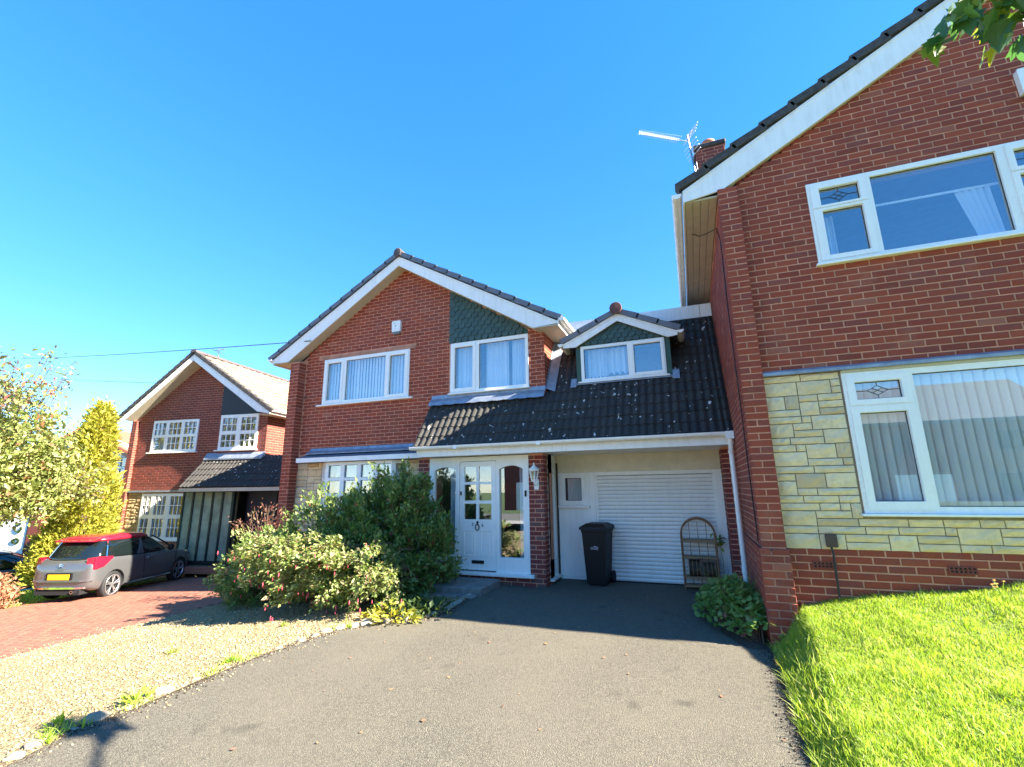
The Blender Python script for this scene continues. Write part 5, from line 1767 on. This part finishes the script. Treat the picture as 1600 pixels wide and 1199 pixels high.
SH.part('foliage', leaf_cloud('foliage', P, .058, 'leaf_fuchsia', None, D, .5, sv=.3, seed=3), None)
stems(SH, arcs, .007)
P, D, arcs = [], [], []
for k in range(30):
    b = np.array([-8.0 + g.normal(0, .12), -1.0, .2])
    tip = b + np.array([g.normal(0, .35), g.normal(0, .2), g.uniform(.3, .95)])
    a = arc_from(b, tip, g.uniform(0, .25))
    arcs.append(a)
    for _k in range(16):
        P.append(np.array(a[-1 - g.integers(0, 4)]) + g.normal(size=3) * .05)
        D.append(tip - b)
SH.part('red_shoots', leaf_cloud('red_shoots', P, .06, 'leaf_red', None, D, .35, seed=4), None, kind='stuff')
stems(SH, arcs, .006)

# geraniums at the corner pillar
GE = Thing('geranium_clump', 'low leafy green clump growing at the foot of the brick corner pillar', 'plant', (.30, -1.45, -.19))
GE.off = Vector((.30, -1.45, -.19)); GE.M = Matrix.Identity(4)
def lobed(name, P, size, mname, seed):
    """scalloped round leaves held flat on thin stalks"""
    gg = np.random.default_rng(seed)
    V, F, b = [], [], 0
    out = [(0, -.15)] + [(math.sin(a) * (1 + .16 * math.cos(5 * a)), .5 - math.cos(a) * (.62 + .1 * math.cos(5 * a))) for a in np.linspace(.35, 6.283 - .35, 10)]
    out = np.array(out) * .55
    for p in P:
        s = size * math.exp(gg.normal(0, .25))
        n_ = np.array([gg.normal(0, .45), -.35 + gg.normal(0, .4), 1.])
        n_ /= np.linalg.norm(n_)
        u = np.cross(n_, [gg.normal(), gg.normal(), .1])
        u /= np.linalg.norm(u)
        w_ = np.cross(n_, u)
        pts = [p + s * (x * u + y_ * w_ + .22 * (abs(x)) * n_) for x, y_ in out]
        V += pts
        F.append(tuple(range(b, b + len(out))))
        b += len(out)
    me = bpy.data.meshes.new(name)
    me.from_pydata([tuple(v) for v in V], [], F)
    me.materials.append(M[mname])
    return me
P, arcs = [], []
while len(P) < 1600:
    y = g.uniform(-2.35, -.55)
    xc = interp(y, [-2.4, -1.9, -1.3, -.6], [.56, .40, .27, .34])
    xw = interp(y, [-2.4, -1.9, -1.3, -.6], [.16, .34, .42, .24])
    u_ = g.uniform(-1, 1)
    h_ = .40 * (1 - u_ * u_) ** .6 * interp(y, [-2.4, -2.0, -1.4, -.55], [.45, .95, 1.1, .55]) * g.uniform(.55, 1.08) + .05
    p = np.array([xc + u_ * xw, y, DZ + h_])
    if p[0] > .57 and p[1] > -2.34:
        continue
    P.append(p)
    if len(P) % 6 == 0:
        arcs.append([(xc + .3 * u_ * xw, y, DZ), (xc + .8 * u_ * xw, y, DZ + h_ * .6), tuple(p)])
GE.part('leaves', lobed('leaves', P, .060, 'leaf_ground', 6), None, kind='stuff')
stems(GE, arcs, .004)
gb = []
for k in range(70):
    b = np.array([g.uniform(.25, .5), g.uniform(-2.0, -1.3), DZ + .1])
    gb.append(arc_from(b, b + np.array([g.normal(0, .15), -.1 + g.normal(0, .12), g.uniform(.25, .55)]), .06))
stems(GE, gb, .005, 'grass_stalks', 'leaf_ground')

# small plants on the gravel side
HO = Thing('variegated_plant', 'small pale variegated plant at the gravel edge in front of the fuchsia', 'plant', (-3.72, -2.72, -.2))
HO.off = Vector((0, 0, 0)); P = []
D = []
for k in range(160):
    a = g.uniform(0, 6.283)
    rr = .30 * math.sqrt(g.uniform(0, 1))
    P.append((rr * math.cos(a) * 1.2, rr * math.sin(a) * .8, .02 + g.uniform(0, .16) * (1 - rr / .34)))
    D.append((math.cos(a), math.sin(a), .35))
HO.part('leaves', leaf_cloud('leaves', P, .11, 'leaf_conifer', None, D, .35, seed=8), None, kind='stuff')
HG = Thing('ivy_clump', 'dark green low clump between the variegated plant and the step', 'plant', (-3.62, -2.35, -.2))
P = [(g.normal(0, .20), g.normal(0, .16), .02 + abs(g.normal(0, .07))) for _ in range(700)]
HG.part('leaves', leaf_cloud('leaves', P, .06, 'leaf_hedge', None, None, .6, up=.8, seed=9), None, kind='stuff')
for i, (x, y, h_, lb) in enumerate([(-4.30, -5.30, .10, 'upright weed growing among the edging stones, tallest of those by the drive'), (-4.42, -5.75, .07, 'spreading weed beside the nearest edging stone'), (-4.38, -4.45, .07, 'yellow green weed at the gravel edge half way along the drive'), (-5.55, -4.2, .06, 'flat yellowish weed in the middle of the gravel'), (-4.3, -6.35, .07, 'weed with broad leaves at the bottom left corner of the gravel'), (-5.1, -3.1, .05, 'thin weed on the gravel in front of the fuchsia')]):
    t = Thing('weed', lb, 'weed', (x, y, base_h(x, y)), group='weeds on the gravel')
    P, D = [], []
    for k in range(60):
        a = g.uniform(0, 6.283)
        rr = h_ * .8 * g.uniform(0, 1)
        P.append((rr * math.cos(a), rr * math.sin(a), g.uniform(0, h_ * .7)))
        D.append((math.cos(a) * .6, math.sin(a) * .6, .9))
    t.part('leaves', leaf_cloud('leaves', P, h_ * .6, 'grass', None, D, .28, seed=20 + i), None, kind='stuff')

# golden conifer
CN = Thing('conifer_tree', 'golden yellow conifer with pointed top beside the corner of the far brick house', 'tree', (0, 0, 0))
cx = Vector((-16.253, 1.724, 0)) + Matrix.Rotation(.158, 3, 'Z') @ Vector((-.56, -1.25, 0))
CN.root.location = (cx.x, cx.y, -.95)
P, D = [], []
for k in range(900):
    zt = g.uniform(0, 1) ** 1.35
    zc = .15 + 4.75 * zt
    r0 = .92 * (1 - zt) ** .68 * (1 + .14 * math.sin(zt * 17)) + .05
    a = g.uniform(0, 6.283)
    rr = r0 * g.uniform(.62, 1.05)
    c = np.array([rr * math.cos(a), rr * math.sin(a), zc])
    for _k in range(40):
        P.append(c + g.normal(size=3) * np.array([.075, .075, .11]))
        D.append((math.cos(a) * .7, math.sin(a) * .7, .75))
CN.part('crown', leaf_cloud('crown', P, .10, 'leaf_conifer', None, D, .38, seed=10), None)
CN.part('trunk', MB().tube([(0, 0, 0), (0, .02, 2.2), (0, 0, 4.4)], [.12, .07, .02], 8), 'bark')

# loose garden tree on the left
TR = Thing('garden_tree', 'broad loose garden tree with green and reddish leaves at the left edge', 'tree', (-16.2, -2.2, -.95))
TR.off = Vector((-16.2, -2.2, -.95)); TR.M = Matrix.Identity(4)
limbs, P, D, PR, DR = [], [], [], [], []
base = np.array([-16.3, -2.2, -.95])
def grow(p, d, L, r, lev):
    q = p + d * L
    mid = (p + q) / 2 + g.normal(size=3) * L * .06
    limbs.append(([tuple(p), tuple(mid), tuple(q)], r))
    if lev == 0:
        return
    for _ in range(3 if lev > 1 else 2):
        nd = d + g.normal(size=3) * .55 + np.array([.06, 0, .05])
        nd /= np.linalg.norm(nd)
        grow(p + d * L * g.uniform(.55, 1.), nd, L * g.uniform(.62, .82), r * .6, lev - 1)
for k in range(5):
    d = np.array([g.normal(0.12, .35), g.normal(0, .3), 1.2])
    d /= np.linalg.norm(d)
    grow(base + np.array([0, 0, .5]), d, 1.75, .07, 4)
ends = [l for l, r in limbs if r < .02]
for l in ends:
    a = np.array(l)
    q = a[-1]
    red = q[2] > 3.6
    if q[0] > -13.6 and q[2] < 3.2:
        continue
    for _k in range(16 if not red else 9):
        t = g.uniform(0, 1)
        p = a[0] + (a[-1] - a[0]) * t + g.normal(size=3) * .10
        (PR if red and g.uniform() < .45 else P).append(p)
# dense body of the crown
for k in range(420):
    d = g.normal(size=3)
    d /= np.linalg.norm(d)
    c = np.array([-15.5, -2.2, 1.9]) + d * np.array([2.2, 1.4, 1.6]) * g.uniform(.55, 1.0)
    if c[2] < .75 or c[0] > -13.55:
        continue
    for _k in range(52):
        P.append(c + g.normal(size=3) * .17)
for k in range(150):
    d = g.normal(size=3)
    d /= np.linalg.norm(d)
    c = np.array([-16.0, -2.2, 3.9]) + d * np.array([2.5, 1.3, 1.0]) * g.uniform(.2, 1.0)
    if c[0] > -13.0:
        continue
    limbs.append(([tuple(c - d * .1 - np.array([.2, 0, .5])), tuple(c), tuple(c + d * .15)], .008))
    for _k in range(15):
        (PR if g.uniform() < .22 else P).append(c + g.normal(size=3) * .13)
P = [p for p in P if p[2] > .72 + .18 * math.sin(p[0] * 5) and (p[0] < -13.75 or p[2] > 3.3)]
PR = [p for p in PR if p[0] < -13.0]
limbs = [q for q in limbs if (min(p_[2] for p_ in q[0]) > .95 or q[1] > .06)]
limbs = [q for q in limbs if q[0][-1][0] < -13.5 or q[0][-1][2] > 3.5 and q[0][-1][0] < -13.]
TR.part('crown', leaf_cloud('crown', P, .105, 'leaf_tree', None, None, .5, up=.2, seed=11), None)
TR.part('red_leaves', leaf_cloud('red_leaves', PR, .10, 'leaf_red', None, None, .5, up=.2, seed=12), None)
mb = MB()
for l, r in limbs:
    mb.tube(l, [r, r * .8, r * .6], 5, False)
TR.part('branches', mb, 'bark', kind='stuff')
TR.part('trunk', MB().tube([tuple(base), tuple(base + np.array([0, .03, .6]))], [.13, .09], 8), 'bark')

# copper shrub and rough grass by the paved drive
CP = Thing('copper_shrub', 'low coppery orange shrub at the left edge beside the hatchback', 'shrub', (-14.35, -2.25, -.97))
P = []
for k in range(150):
    d = g.normal(size=3)
    d /= np.linalg.norm(d)
    c = np.array([-.05, 0, .18]) + d * np.array([.62, .5, .50]) * g.uniform(.7, 1.)
    if c[2] < 0:
        continue
    P += [c + g.normal(size=3) * .06 for _ in range(34)]
CP.part('foliage', leaf_cloud('foliage', P, .075, 'leaf_copper', None, None, .5, up=.3, seed=13), None)
CP.part('stems', MB().tube([(0, 0, 0), (.2, .1, .4)], .012, 5).tube([(0, 0, 0), (-.2, .1, .45)], .012, 5), 'twig')

# hedge between the gardens further left
HE = Thing('garden_hedge', 'dark green hedge behind the black car at the far left', 'hedge', (-27, -1.5, -2.1))
P = [np.array([g.uniform(-4, 2.5), g.normal(0, .35), g.uniform(0, 1.5)]) for _ in range(9000)]
HE.part('foliage', leaf_cloud('foliage', P, .14, 'leaf_hedge', None, None, .6, seed=14), None)

# tree overhanging from the right: trunk out of the picture, one branch of broad leaves in it
MT = Thing('broadleaf_tree', 'leafy tree whose branch hangs into the top right corner', 'tree', (9.0, -9.5, .4))
MT.off = Vector((9.0, -9.5, .4)); MT.M = Matrix.Identity(4)
MT.part('trunk', MB().tube([(9.0, -9.5, .1), (8.95, -9.5, 2.2), (8.8, -9.4, 4.2), (8.9, -9.3, 6.2)], [.20, .16, .12, .05], 10), 'bark')
br = MT.part('branch', MB().tube([(8.85, -9.4, 3.3), (5.6, -7.4, 4.1), (2.5, -5.7, 3.95), (1.72, -5.5, 3.68)], [.06, .04, .02, .008], 7)
             .tube([(2.45, -5.68, 3.93), (1.7, -5.65, 3.80), (1.35, -5.7, 3.66)], [.015, .009, .004], 5).tube([(1.95, -5.52, 3.78), (1.6, -5.55, 3.58), (1.48, -5.6, 3.46)], [.012, .008, .004], 5), 'bark')
def maple():
    prof = [(0, 0), (.10, -.05), (.30, -.02), (.26, .10), (.52, .22), (.36, .30), (.40, .48), (.20, .46), (.16, .66), (0, 1.0)]
    pts = prof + [(-x, y) for x, y in prof[-2:0:-1]]
    v = [(x, y, .10 * abs(x) - .18 * y * y) for x, y in pts] + [(0, .30, -.03)]
    n_ = len(pts)
    f = [(i, (i + 1) % n_, n_) for i in range(n_)]
    m_ = MB()
    m_.add(v, f)
    return m_.mesh('leaf', 'leaf_maple')
ml_ = maple()
C0 = np.array([1.585, -5.62, 3.60])
for k in range(105):
    while True:
        q = g.uniform(-1, 1, 3)
        if np.linalg.norm(q) < 1:
            break
    p = C0 + np.array([.30 * q[0], .16 * q[1], .17 * q[2] - .07 * (q[0] < .1) * abs(q[0])])
    o = link('leaf', ml_, br)
    o.matrix_local = Matrix.Translation(Vector(p)) @ Matrix.Rotation(g.uniform(0, 6.28), 4, 'Z') @ Matrix.Rotation(R(-55) + g.normal(0, .45), 4, 'X') @ Matrix.Rotation(g.normal(0, .5), 4, 'Y') @ Matrix.Scale(g.uniform(.085, .14), 4)
P = [np.array([9.0, -9.4, 5.4]) + g.normal(size=3) * np.array([.9, .8, .8]) for _ in range(2500)]
MT.part('crown', leaf_cloud('crown', P, .14, 'leaf_maple', None, None, .7, seed=15), None)

# ------------------------------------------------------------------ grass
def blades(name, X, Y, H, lean=.45, wd=.0045, mname='grass', hfun=None, seed=3):
    gg = np.random.default_rng(seed)
    n = len(X)
    Zb = np.array([hfun(a, b) for a, b in zip(X, Y)]) - .004
    a = gg.uniform(0, 6.283, n)
    dx, dy = np.cos(a), np.sin(a)
    ln_ = H * lean * np.abs(gg.normal(.6, .5, n))
    la = gg.uniform(0, 6.283, n)
    bx, by = np.cos(la) * ln_ , np.sin(la) * ln_
    w_ = wd * gg.uniform(.6, 1.4, n)
    v0 = np.stack([X - dx * w_, Y - dy * w_, Zb], 1)
    v1 = np.stack([X + dx * w_, Y + dy * w_, Zb], 1)
    v2 = np.stack([X + bx * .35 + dx * w_ * .7, Y + by * .35 + dy * w_ * .7, Zb + H * .6], 1)
    v3 = np.stack([X + bx * .35 - dx * w_ * .7, Y + by * .35 - dy * w_ * .7, Zb + H * .6], 1)
    v4 = np.stack([X + bx, Y + by, Zb + H], 1)
    V = np.stack([v0, v1, v2, v3, v4], 1).reshape(-1, 3)
    i = np.arange(n)[:, None] * 5
    F = np.concatenate([i + np.array([[0, 1, 2]]), i + np.array([[0, 2, 3]]), i + np.array([[3, 2, 4]])], 1).reshape(-1, 3)
    me = bpy.data.meshes.new(name)
    me.vertices.add(len(V)); me.vertices.foreach_set('co', V.ravel())
    me.loops.add(F.size); me.loops.foreach_set('vertex_index', F.ravel())
    me.polygons.add(len(F)); me.polygons.foreach_set('loop_start', np.arange(len(F)) * 3); me.polygons.foreach_set('loop_total', np.full(len(F), 3))
    me.materials.append(M[mname])
    me.update(calc_edges=True)
    return tag(link(name, me), kind='stuff')
N = 210000
Yg = g.uniform(-6.6, -2.24, N)
Xg = np.array([drive_r(y) for y in Yg]) + .03 + 4.6 * g.uniform(0, 1, N) ** 1.5
H = .024 * np.exp(g.normal(0, .3, N)) * (1 + .5 * np.sin(Xg * 5 + Yg * 3) * np.sin(Yg * 4.3 - Xg) + .35 * np.sin(Xg * 13 - Yg * 9) * np.sin(Yg * 11 + Xg * 4))
blades('lawn_grass', Xg, Yg, np.abs(H) + .01, hfun=lawn_h, lean=.9, wd=.0028)
N = 9000
Yg = g.uniform(-6.6, -2.3, N)
Xg = np.array([drive_r(y) for y in Yg]) + np.abs(g.normal(0, .10, N)) + .005
blades('edge_grass', Xg, Yg, .055 * np.exp(g.normal(0, .42, N)), hfun=lawn_h, lean=.8, wd=.004, seed=5)
N = 1500
Yg = g.uniform(-6.8, -3.2, N)
Yg = Yg + .12 * np.sin(Yg * 9)
Xg = np.array([drive_l(y) for y in Yg]) - np.abs(g.normal(0, .07, N)) + .02
k_ = np.sin(Yg * 5.3) + np.sin(Yg * 11.7 + 1) > .35
blades('edge_tufts', Xg[k_], Yg[k_], .05 * np.exp(g.normal(0, .4, k_.sum())), hfun=lambda x, y: DZ, lean=.9, wd=.0035, seed=9)
N = 16000
Xg = g.uniform(-17.5, -13.7, N); Yg = g.uniform(-4.5, .8, N)
k_ = Xg < -13.9 + .1 * np.sin(Yg * 3)
blades('verge_grass', Xg[k_], Yg[k_], .09 * np.exp(g.normal(0, .3, k_.sum())), hfun=lambda x, y: base_h(x, y) - .06, lean=.8, wd=.008, seed=6)
DF = Thing('wild_flower', 'small orange flower on thin stalks at the top of the lawn', 'flower', (2.45, -2.45, lawn_h(2.45, -2.45)))
mb, fl = MB(), MB()
for k in range(7):
    x, y, z = g.normal(0, .06), g.normal(0, .05), g.uniform(.07, .16)
    mb.tube([(0, 0, 0), (x * .5, y * .5, z * .6), (x, y, z)], .002, 4)
    DF.part('petals', MB().lathe([(.002, z), (.014, z + .006), (.002, z + .012)], (x, y, 0), 6), 'flower_orange')
DF.part('stalk', mb, 'grass')

# ================================================================== SMALL THINGS
# wheelie bin
BN = Thing('wheelie_bin', 'black wheelie bin with pale council logo standing in front of the garage', 'bin', (-1.665, .05, DZ), rotz=R(-4))
BN.root.scale = (.88, 1, 1)
def frust(x0, x1, y0, y1, z0, X0, X1, Y0, Y1, z1):
    return [(x0, y0, z0), (x1, y0, z0), (x1, y1, z0), (x0, y1, z0), (X0, Y0, z1), (X1, Y0, z1), (X1, Y1, z1), (X0, Y1, z1)], [(3, 2, 1, 0), (4, 5, 6, 7), (0, 1, 5, 4), (1, 2, 6, 5), (2, 3, 7, 6), (3, 0, 4, 7)]
mb = MB()
mb.add(*frust(-.185, .185, .03, .40, .03, -.235, .235, -.02, .47, .86))
mb.bbox(-.25, .25, -.035, .49, .86, .90, .008)
bd_ = BN.part('body', mb, 'black')
lid = MB()
lid.add(*frust(-.275, .275, -.06, .50, .902, -.27, .27, -.055, .50, .945))
lid.add(*frust(-.27, .27, -.055, .50, .945, -.17, .17, .05, .44, 1.0))
lid.box(-.25, .25, .505, .56, .93, .955).tube([(-.24, .55, .955), (.24, .55, .955)], .016, 8)
BN.part('lid', lid, 'black')
for sx in (-1, 1):
    BN.part('wheel', MB().lathe([(.03, sx * .20), (.10, sx * .205), (.10, sx * .245), (.03, sx * .25)], (0, .44, .10), 16, 'x'), 'black_rubber')
ar_ = MB()
for k in range(10):
    a0, a1 = R(155 - 13 * k), R(155 - 13 * (k + 1))
    P_ = lambda a, r_: (.02 + r_ * math.cos(a), .0, .60 + r_ * math.sin(a) * .55)
    wd = .004 + .007 * math.sin(math.pi * k / 10)
    p, q, r1, r2 = P_(a0, .06 - wd), P_(a0, .06 + wd), P_(a1, .06 + wd), P_(a1, .06 - wd)
    yf = lambda z: .03 - .05 * (z - .03) / .83 - .003
    ar_.quad(*[(v_[0], yf(v_[2]), v_[2]) for v_ in (p, q, r1, r2)])
BN.part('logo_arc', ar_, 'logo')
tx = text_mesh('Dudley', .052, 'lettering', .001)
tx.materials.append(M['logo'])
BN.part_at('lettering', tx, Matrix.Translation((0, -.008, .585)) @ Matrix.Rotation(R(-3.4), 4, 'X') @ ROTX)

# cane shelf rack and the two baskets on it
RK = Thing('cane_rack', 'arched brown cane shelf rack leaning by the garage door', 'shelf rack', (-.02, .38, DZ))
def hoop(y, w_, h_, r_):
    pts = [(-w_, y, 0)] + [(-w_, y, h_ - w_)] + [(-w_ * math.cos(a), y, h_ - w_ + w_ * math.sin(a)) for a in np.linspace(0.15, math.pi - .15, 14)] + [(w_, y, h_ - w_), (w_, y, 0)]
    return MB().tube(pts, r_, 7)
RK.part('hoop', hoop(-.11, .258, 1.09, .016), 'cane')
RK.part('hoop', hoop(.11, .258, 1.09, .016), 'cane')
for z in (.05, .18, .48, .74):
    s_ = MB().tube([(-.255, -.11, z), (.255, -.11, z)], .014, 6).tube([(-.255, .11, z), (.255, .11, z)], .012, 6)
    for k in range(9):
        s_.box(-.25, .25, -.10 + k * .023, -.085 + k * .023, z + .008, z + .014)
    RK.part('shelf', s_, 'cane_light')
for x in (-.13, 0, .13):
    RK.part('back_rod', MB().tube([(x, .112, .05), (x * 1.02, .112, 1.02)], .005, 5), 'cane')
for z in (.33, .62, .88):
    RK.part('side_rod', MB().tube([(-.256, -.11, z), (-.256, .11, z)], .008, 5), 'cane')
    RK.part('side_rod', MB().tube([(.256, -.11, z), (.256, .11, z)], .008, 5), 'cane')
for x, r_, lb in ((-.09, .125, 'ribbed round basket on the cane rack, the larger at the left'), (.13, .105, 'dark round basket on the cane rack, the smaller at the right')):
    b = Thing('basket', lb, 'basket', (-.02 + x, .38, DZ + .194), group='baskets on the cane rack')
    mb = MB().lathe([(.02, -.09), (r_ * .94, -.088), (r_, -.03), (r_, .03), (r_ * .94, .088), (.02, .09)], (0, 0, r_), 18, 'x')
    b.part('body', mb, 'wood_dark')
    for xx in (-.085, -.03, .03, .085):
        b.part('rib', MB().tube([(xx, (r_ + .004) * math.cos(a), r_ + (r_ + .004) * math.sin(a)) for a in np.linspace(0, 6.283, 19)], .006, 5, False), 'cane_light')
VS = Thing('seedling', 'spindly green seedling growing beside the cane rack', 'plant', (.30, .36, DZ))
VS.part('stem', MB().tube([(0, 0, 0), (.02, 0, .4), (-.01, -.02, .78)], .004, 5), 'leaf_ground')
VS.part('leaves', leaf_cloud('leaves', [np.array([-.01, -.02, .72]) + g.normal(size=3) * .05 for _ in range(30)], .07, 'leaf_ground', None, None, .5, seed=16), None, kind='stuff')

# coach lantern on the porch pier
LA = Thing('wall_lantern', 'white coach lantern fixed to the brick porch pier', 'lantern', (-2.555, -.27, 1.42))
LA.part('back_plate', MB().bbox(-.045, .045, -.02, -.001, -.05, .13, .012).lathe([(.02, -.05), (.026, -.03)], (0, 0, .04), 8, 'y'), 'white')
LA.part('bracket', MB().tube([(0, -.02, .05), (0, -.09, .02), (0, -.135, .05), (0, -.135, .09)], .011, 7), 'white')
cg = MB()
for k in range(6):
    a = 2 * math.pi * k / 6
    cg.tube([(.045 * math.cos(a), -.135 + .045 * math.sin(a), .10), (.082 * math.cos(a), -.135 + .082 * math.sin(a), .27)], .007, 5)
cg.lathe([(.0, .085), (.05, .09), (.05, .105)], (0, -.135, 0), 6).lathe([(.088, .262), (.088, .278)], (0, -.135, 0), 6)
LA.part('cage', cg, 'white')
LA.part('lamp_glass', MB().lathe([(.040, .105), (.074, .262)], (0, -.135, 0), 6, cap=False), 'glass')
LA.part('lantern_cap', MB().lathe([(.105, .278), (.085, .30), (.035, .34), (.028, .35), (.012, .37), (.016, .385), (.004, .41)], (0, -.135, 0), 12), 'white')

def alarm(label, loc, w_, h_, marks):
    t = Thing('alarm_box', label, 'alarm box', loc)
    t.part('cover', MB().prism([(-w_ / 2 + .01, h_ / 2), (w_ / 2 - .01, h_ / 2), (w_ / 2, h_ / 2 - .02), (w_ / 2 - .006, -h_ / 2), (-w_ / 2 + .006, -h_ / 2), (-w_ / 2, h_ / 2 - .02)], -.065, -.001), 'white')
    t.part('strobe', MB().bbox(-w_ * .40, w_ * .40, -.058, -.005, -h_ / 2 - .055, -h_ / 2 - .001, .01), 'print_grey')
    for ch, x, z, s_ in marks:
        m_ = text_mesh(ch, s_, 'print', .001)
        m_.materials.append(M['print_grey'])
        t.part_at('print', m_, Matrix.Translation((x, -.0665, z)) @ ROTX)
    return t
alarm('white burglar alarm box on the brick gable above the bedroom window', (-5.765, 0, 4.885), .215, .245, (('C', -.045, .05, .055), ('E', -.01, -.015, .065), ('----', -.01, -.06, .03)))
alarm('white alarm box high on the near brick gable, cut by the right edge', (3.76, YB, 5.58), .24, .30, ())

MX = Thing('meter_box', 'small brown plastic box with black pipe on the plinth of the near house', 'meter box', (1.26, YB - .003, .30))
MX.part('box', MB().bbox(-.052, .052, -.062, -.03, .47, .60, .008), 'brown_plastic')
MX.part('pipe', MB().tube([(-.01, -.05, .475), (.0, -.05, .40), (-.005, -.052, .2), (-.005, -.052, .0)], .011, 7), 'cable')

AN = Thing('tv_aerial', 'silver television aerial on a mast strapped to the brick chimney', 'aerial', (.60, .99, 7.45))
AN.off = Vector((.60, .99, 7.45)); AN.M = Matrix.Identity(4)
AN.part('mast', MB().tube([(.62, .985, 7.45), (.58, .985, 7.9), (.53, .985, 8.55)], .016, 7), 'grey_metal')
AN.part('bracket', MB().box(.60, .66, .98, 1.02, 7.62, 7.66).box(.60, .66, .98, 1.02, 7.80, 7.84).tube([(.66, .98, 7.45), (.64, .95, 7.85)], .01, 5), 'grey_metal')
p0, p1 = np.array([.56, 1.0, 8.40]), np.array([-.40, .39, 8.44])
dv = (p1 - p0) / np.linalg.norm(p1 - p0)
pv_ = np.array([-dv[1], dv[0], 0])
AN.part('boom', MB().tube([tuple(p0), tuple(p1)], .009, 6), 'aluminium')
for k in range(17):
    c = p0 + (p1 - p0) * (.22 + .77 * k / 16)
    h_ = .10 - .028 * k / 16
    el_ = MB().tube([tuple(c - pv_ * h_), tuple(c + pv_ * h_)], .006, 5)
    el_.tube([tuple(c + np.array([0, 0, -.03])), tuple(c + np.array([0, 0, .03]))], .007, 5)
    AN.part('element', el_, 'aluminium')
for sz in (-1, 1):
    c0 = p0 + dv * .02
    c1 = c0 - dv * .10 + np.array([0, 0, sz * .30])
    rf_ = MB().tube([tuple(c0), tuple(c1)], .016, 5)
    for k in range(4):
        c = c0 + (c1 - c0) * (.25 + .25 * k)
        rf_.tube([tuple(c - pv_ * .22), tuple(c + pv_ * .22)], .007, 5)
    AN.part('reflector', rf_, 'aluminium')

A2_ = Thing('tv_aerial', 'tiny roof aerial on the ridge of the house behind the hatchback', 'aerial', tuple(HC.world((1.615, .5, 5.80))))
A2_.part('mast', MB().tube([(0, 0, -.1), (0, 0, .36)], .014, 5), 'grey_metal')
A2_.part('boom', MB().tube([(-.22, 0, .34), (.25, 0, .34)], .01, 5).tube([(-.18, -.12, .34), (-.18, .12, .34)], .008, 4).tube([(.1, -.12, .34), (.1, .12, .34)], .008, 4).tube([(0, -.12, .24), (0, .12, .24)], .008, 4), 'grey_metal')

def wire(label, a, b, sag):
    a, b = np.array(a), np.array(b)
    pts = [tuple(a + (b - a) * k / 24 - np.array([0, 0, sag * 4 * (k / 24) * (1 - k / 24)])) for k in range(25)]
    o = link('overhead_wire', MB().tube(pts, .012, 4).mesh('overhead_wire', 'cable'))
    return tag(o, label, 'wire', 'overhead telephone wires')
wire('upper telephone wire running from the middle house gable to the left', (-7.9, -.31, 4.75), (-41.3, 6.96, 10.0), .10)
wire('lower telephone wire passing behind the far brick house', (-24.0, 6.69, 6.71), (-57.98, 13.28, 12.04), .10)

# fallen leaves and grit on the asphalt
P, D = [], []
for k in range(90):
    y = g.uniform(-6, .3)
    P.append((g.uniform(drive_l(y), drive_r(y)), y, DZ + .010))
lf = leaf_cloud('fallen_leaves', P, .035, 'leaf_copper', None, None, .6, up=.0, fold=.1, seed=30)
co = np.empty(len(lf.vertices) * 3)
lf.vertices.foreach_get('co', co)
co = co.reshape(-1, 3)
co[:, 2] = DZ + .008 + (co[:, 2] - DZ - .01) * .15
lf.vertices.foreach_set('co', co.ravel())
tag(link('fallen_leaves', lf), kind='stuff')

# labels of the setting
for nm, lb in {'driveway': 'grey tarmac driveway in front of the garage', 'gravel_bed': 'pale golden gravel bed beside the driveway', 'paved_drive': 'red brick paved drive with the parked hatchback',
               'lawn': 'sloping sunlit lawn in front of the near house', 'ground': 'rough grassy ground around the houses', 'soil_bed': 'dark soil bed under the geranium clump',
               'road': 'tarmac road behind the viewer', 'pavement': 'concrete pavement beside the road', 'loose_gravel': 'loose golden pebbles lying on the gravel bed',
               'lawn_grass': 'bright green grass blades of the lawn', 'edge_grass': 'longer grass along the drive edge of the lawn', 'verge_grass': 'rough grass left of the paved drive',
               'fallen_leaves': 'brown fallen leaves scattered on the tarmac'}.items():
    if nm in bpy.data.objects:
        bpy.data.objects[nm]['label'] = lb
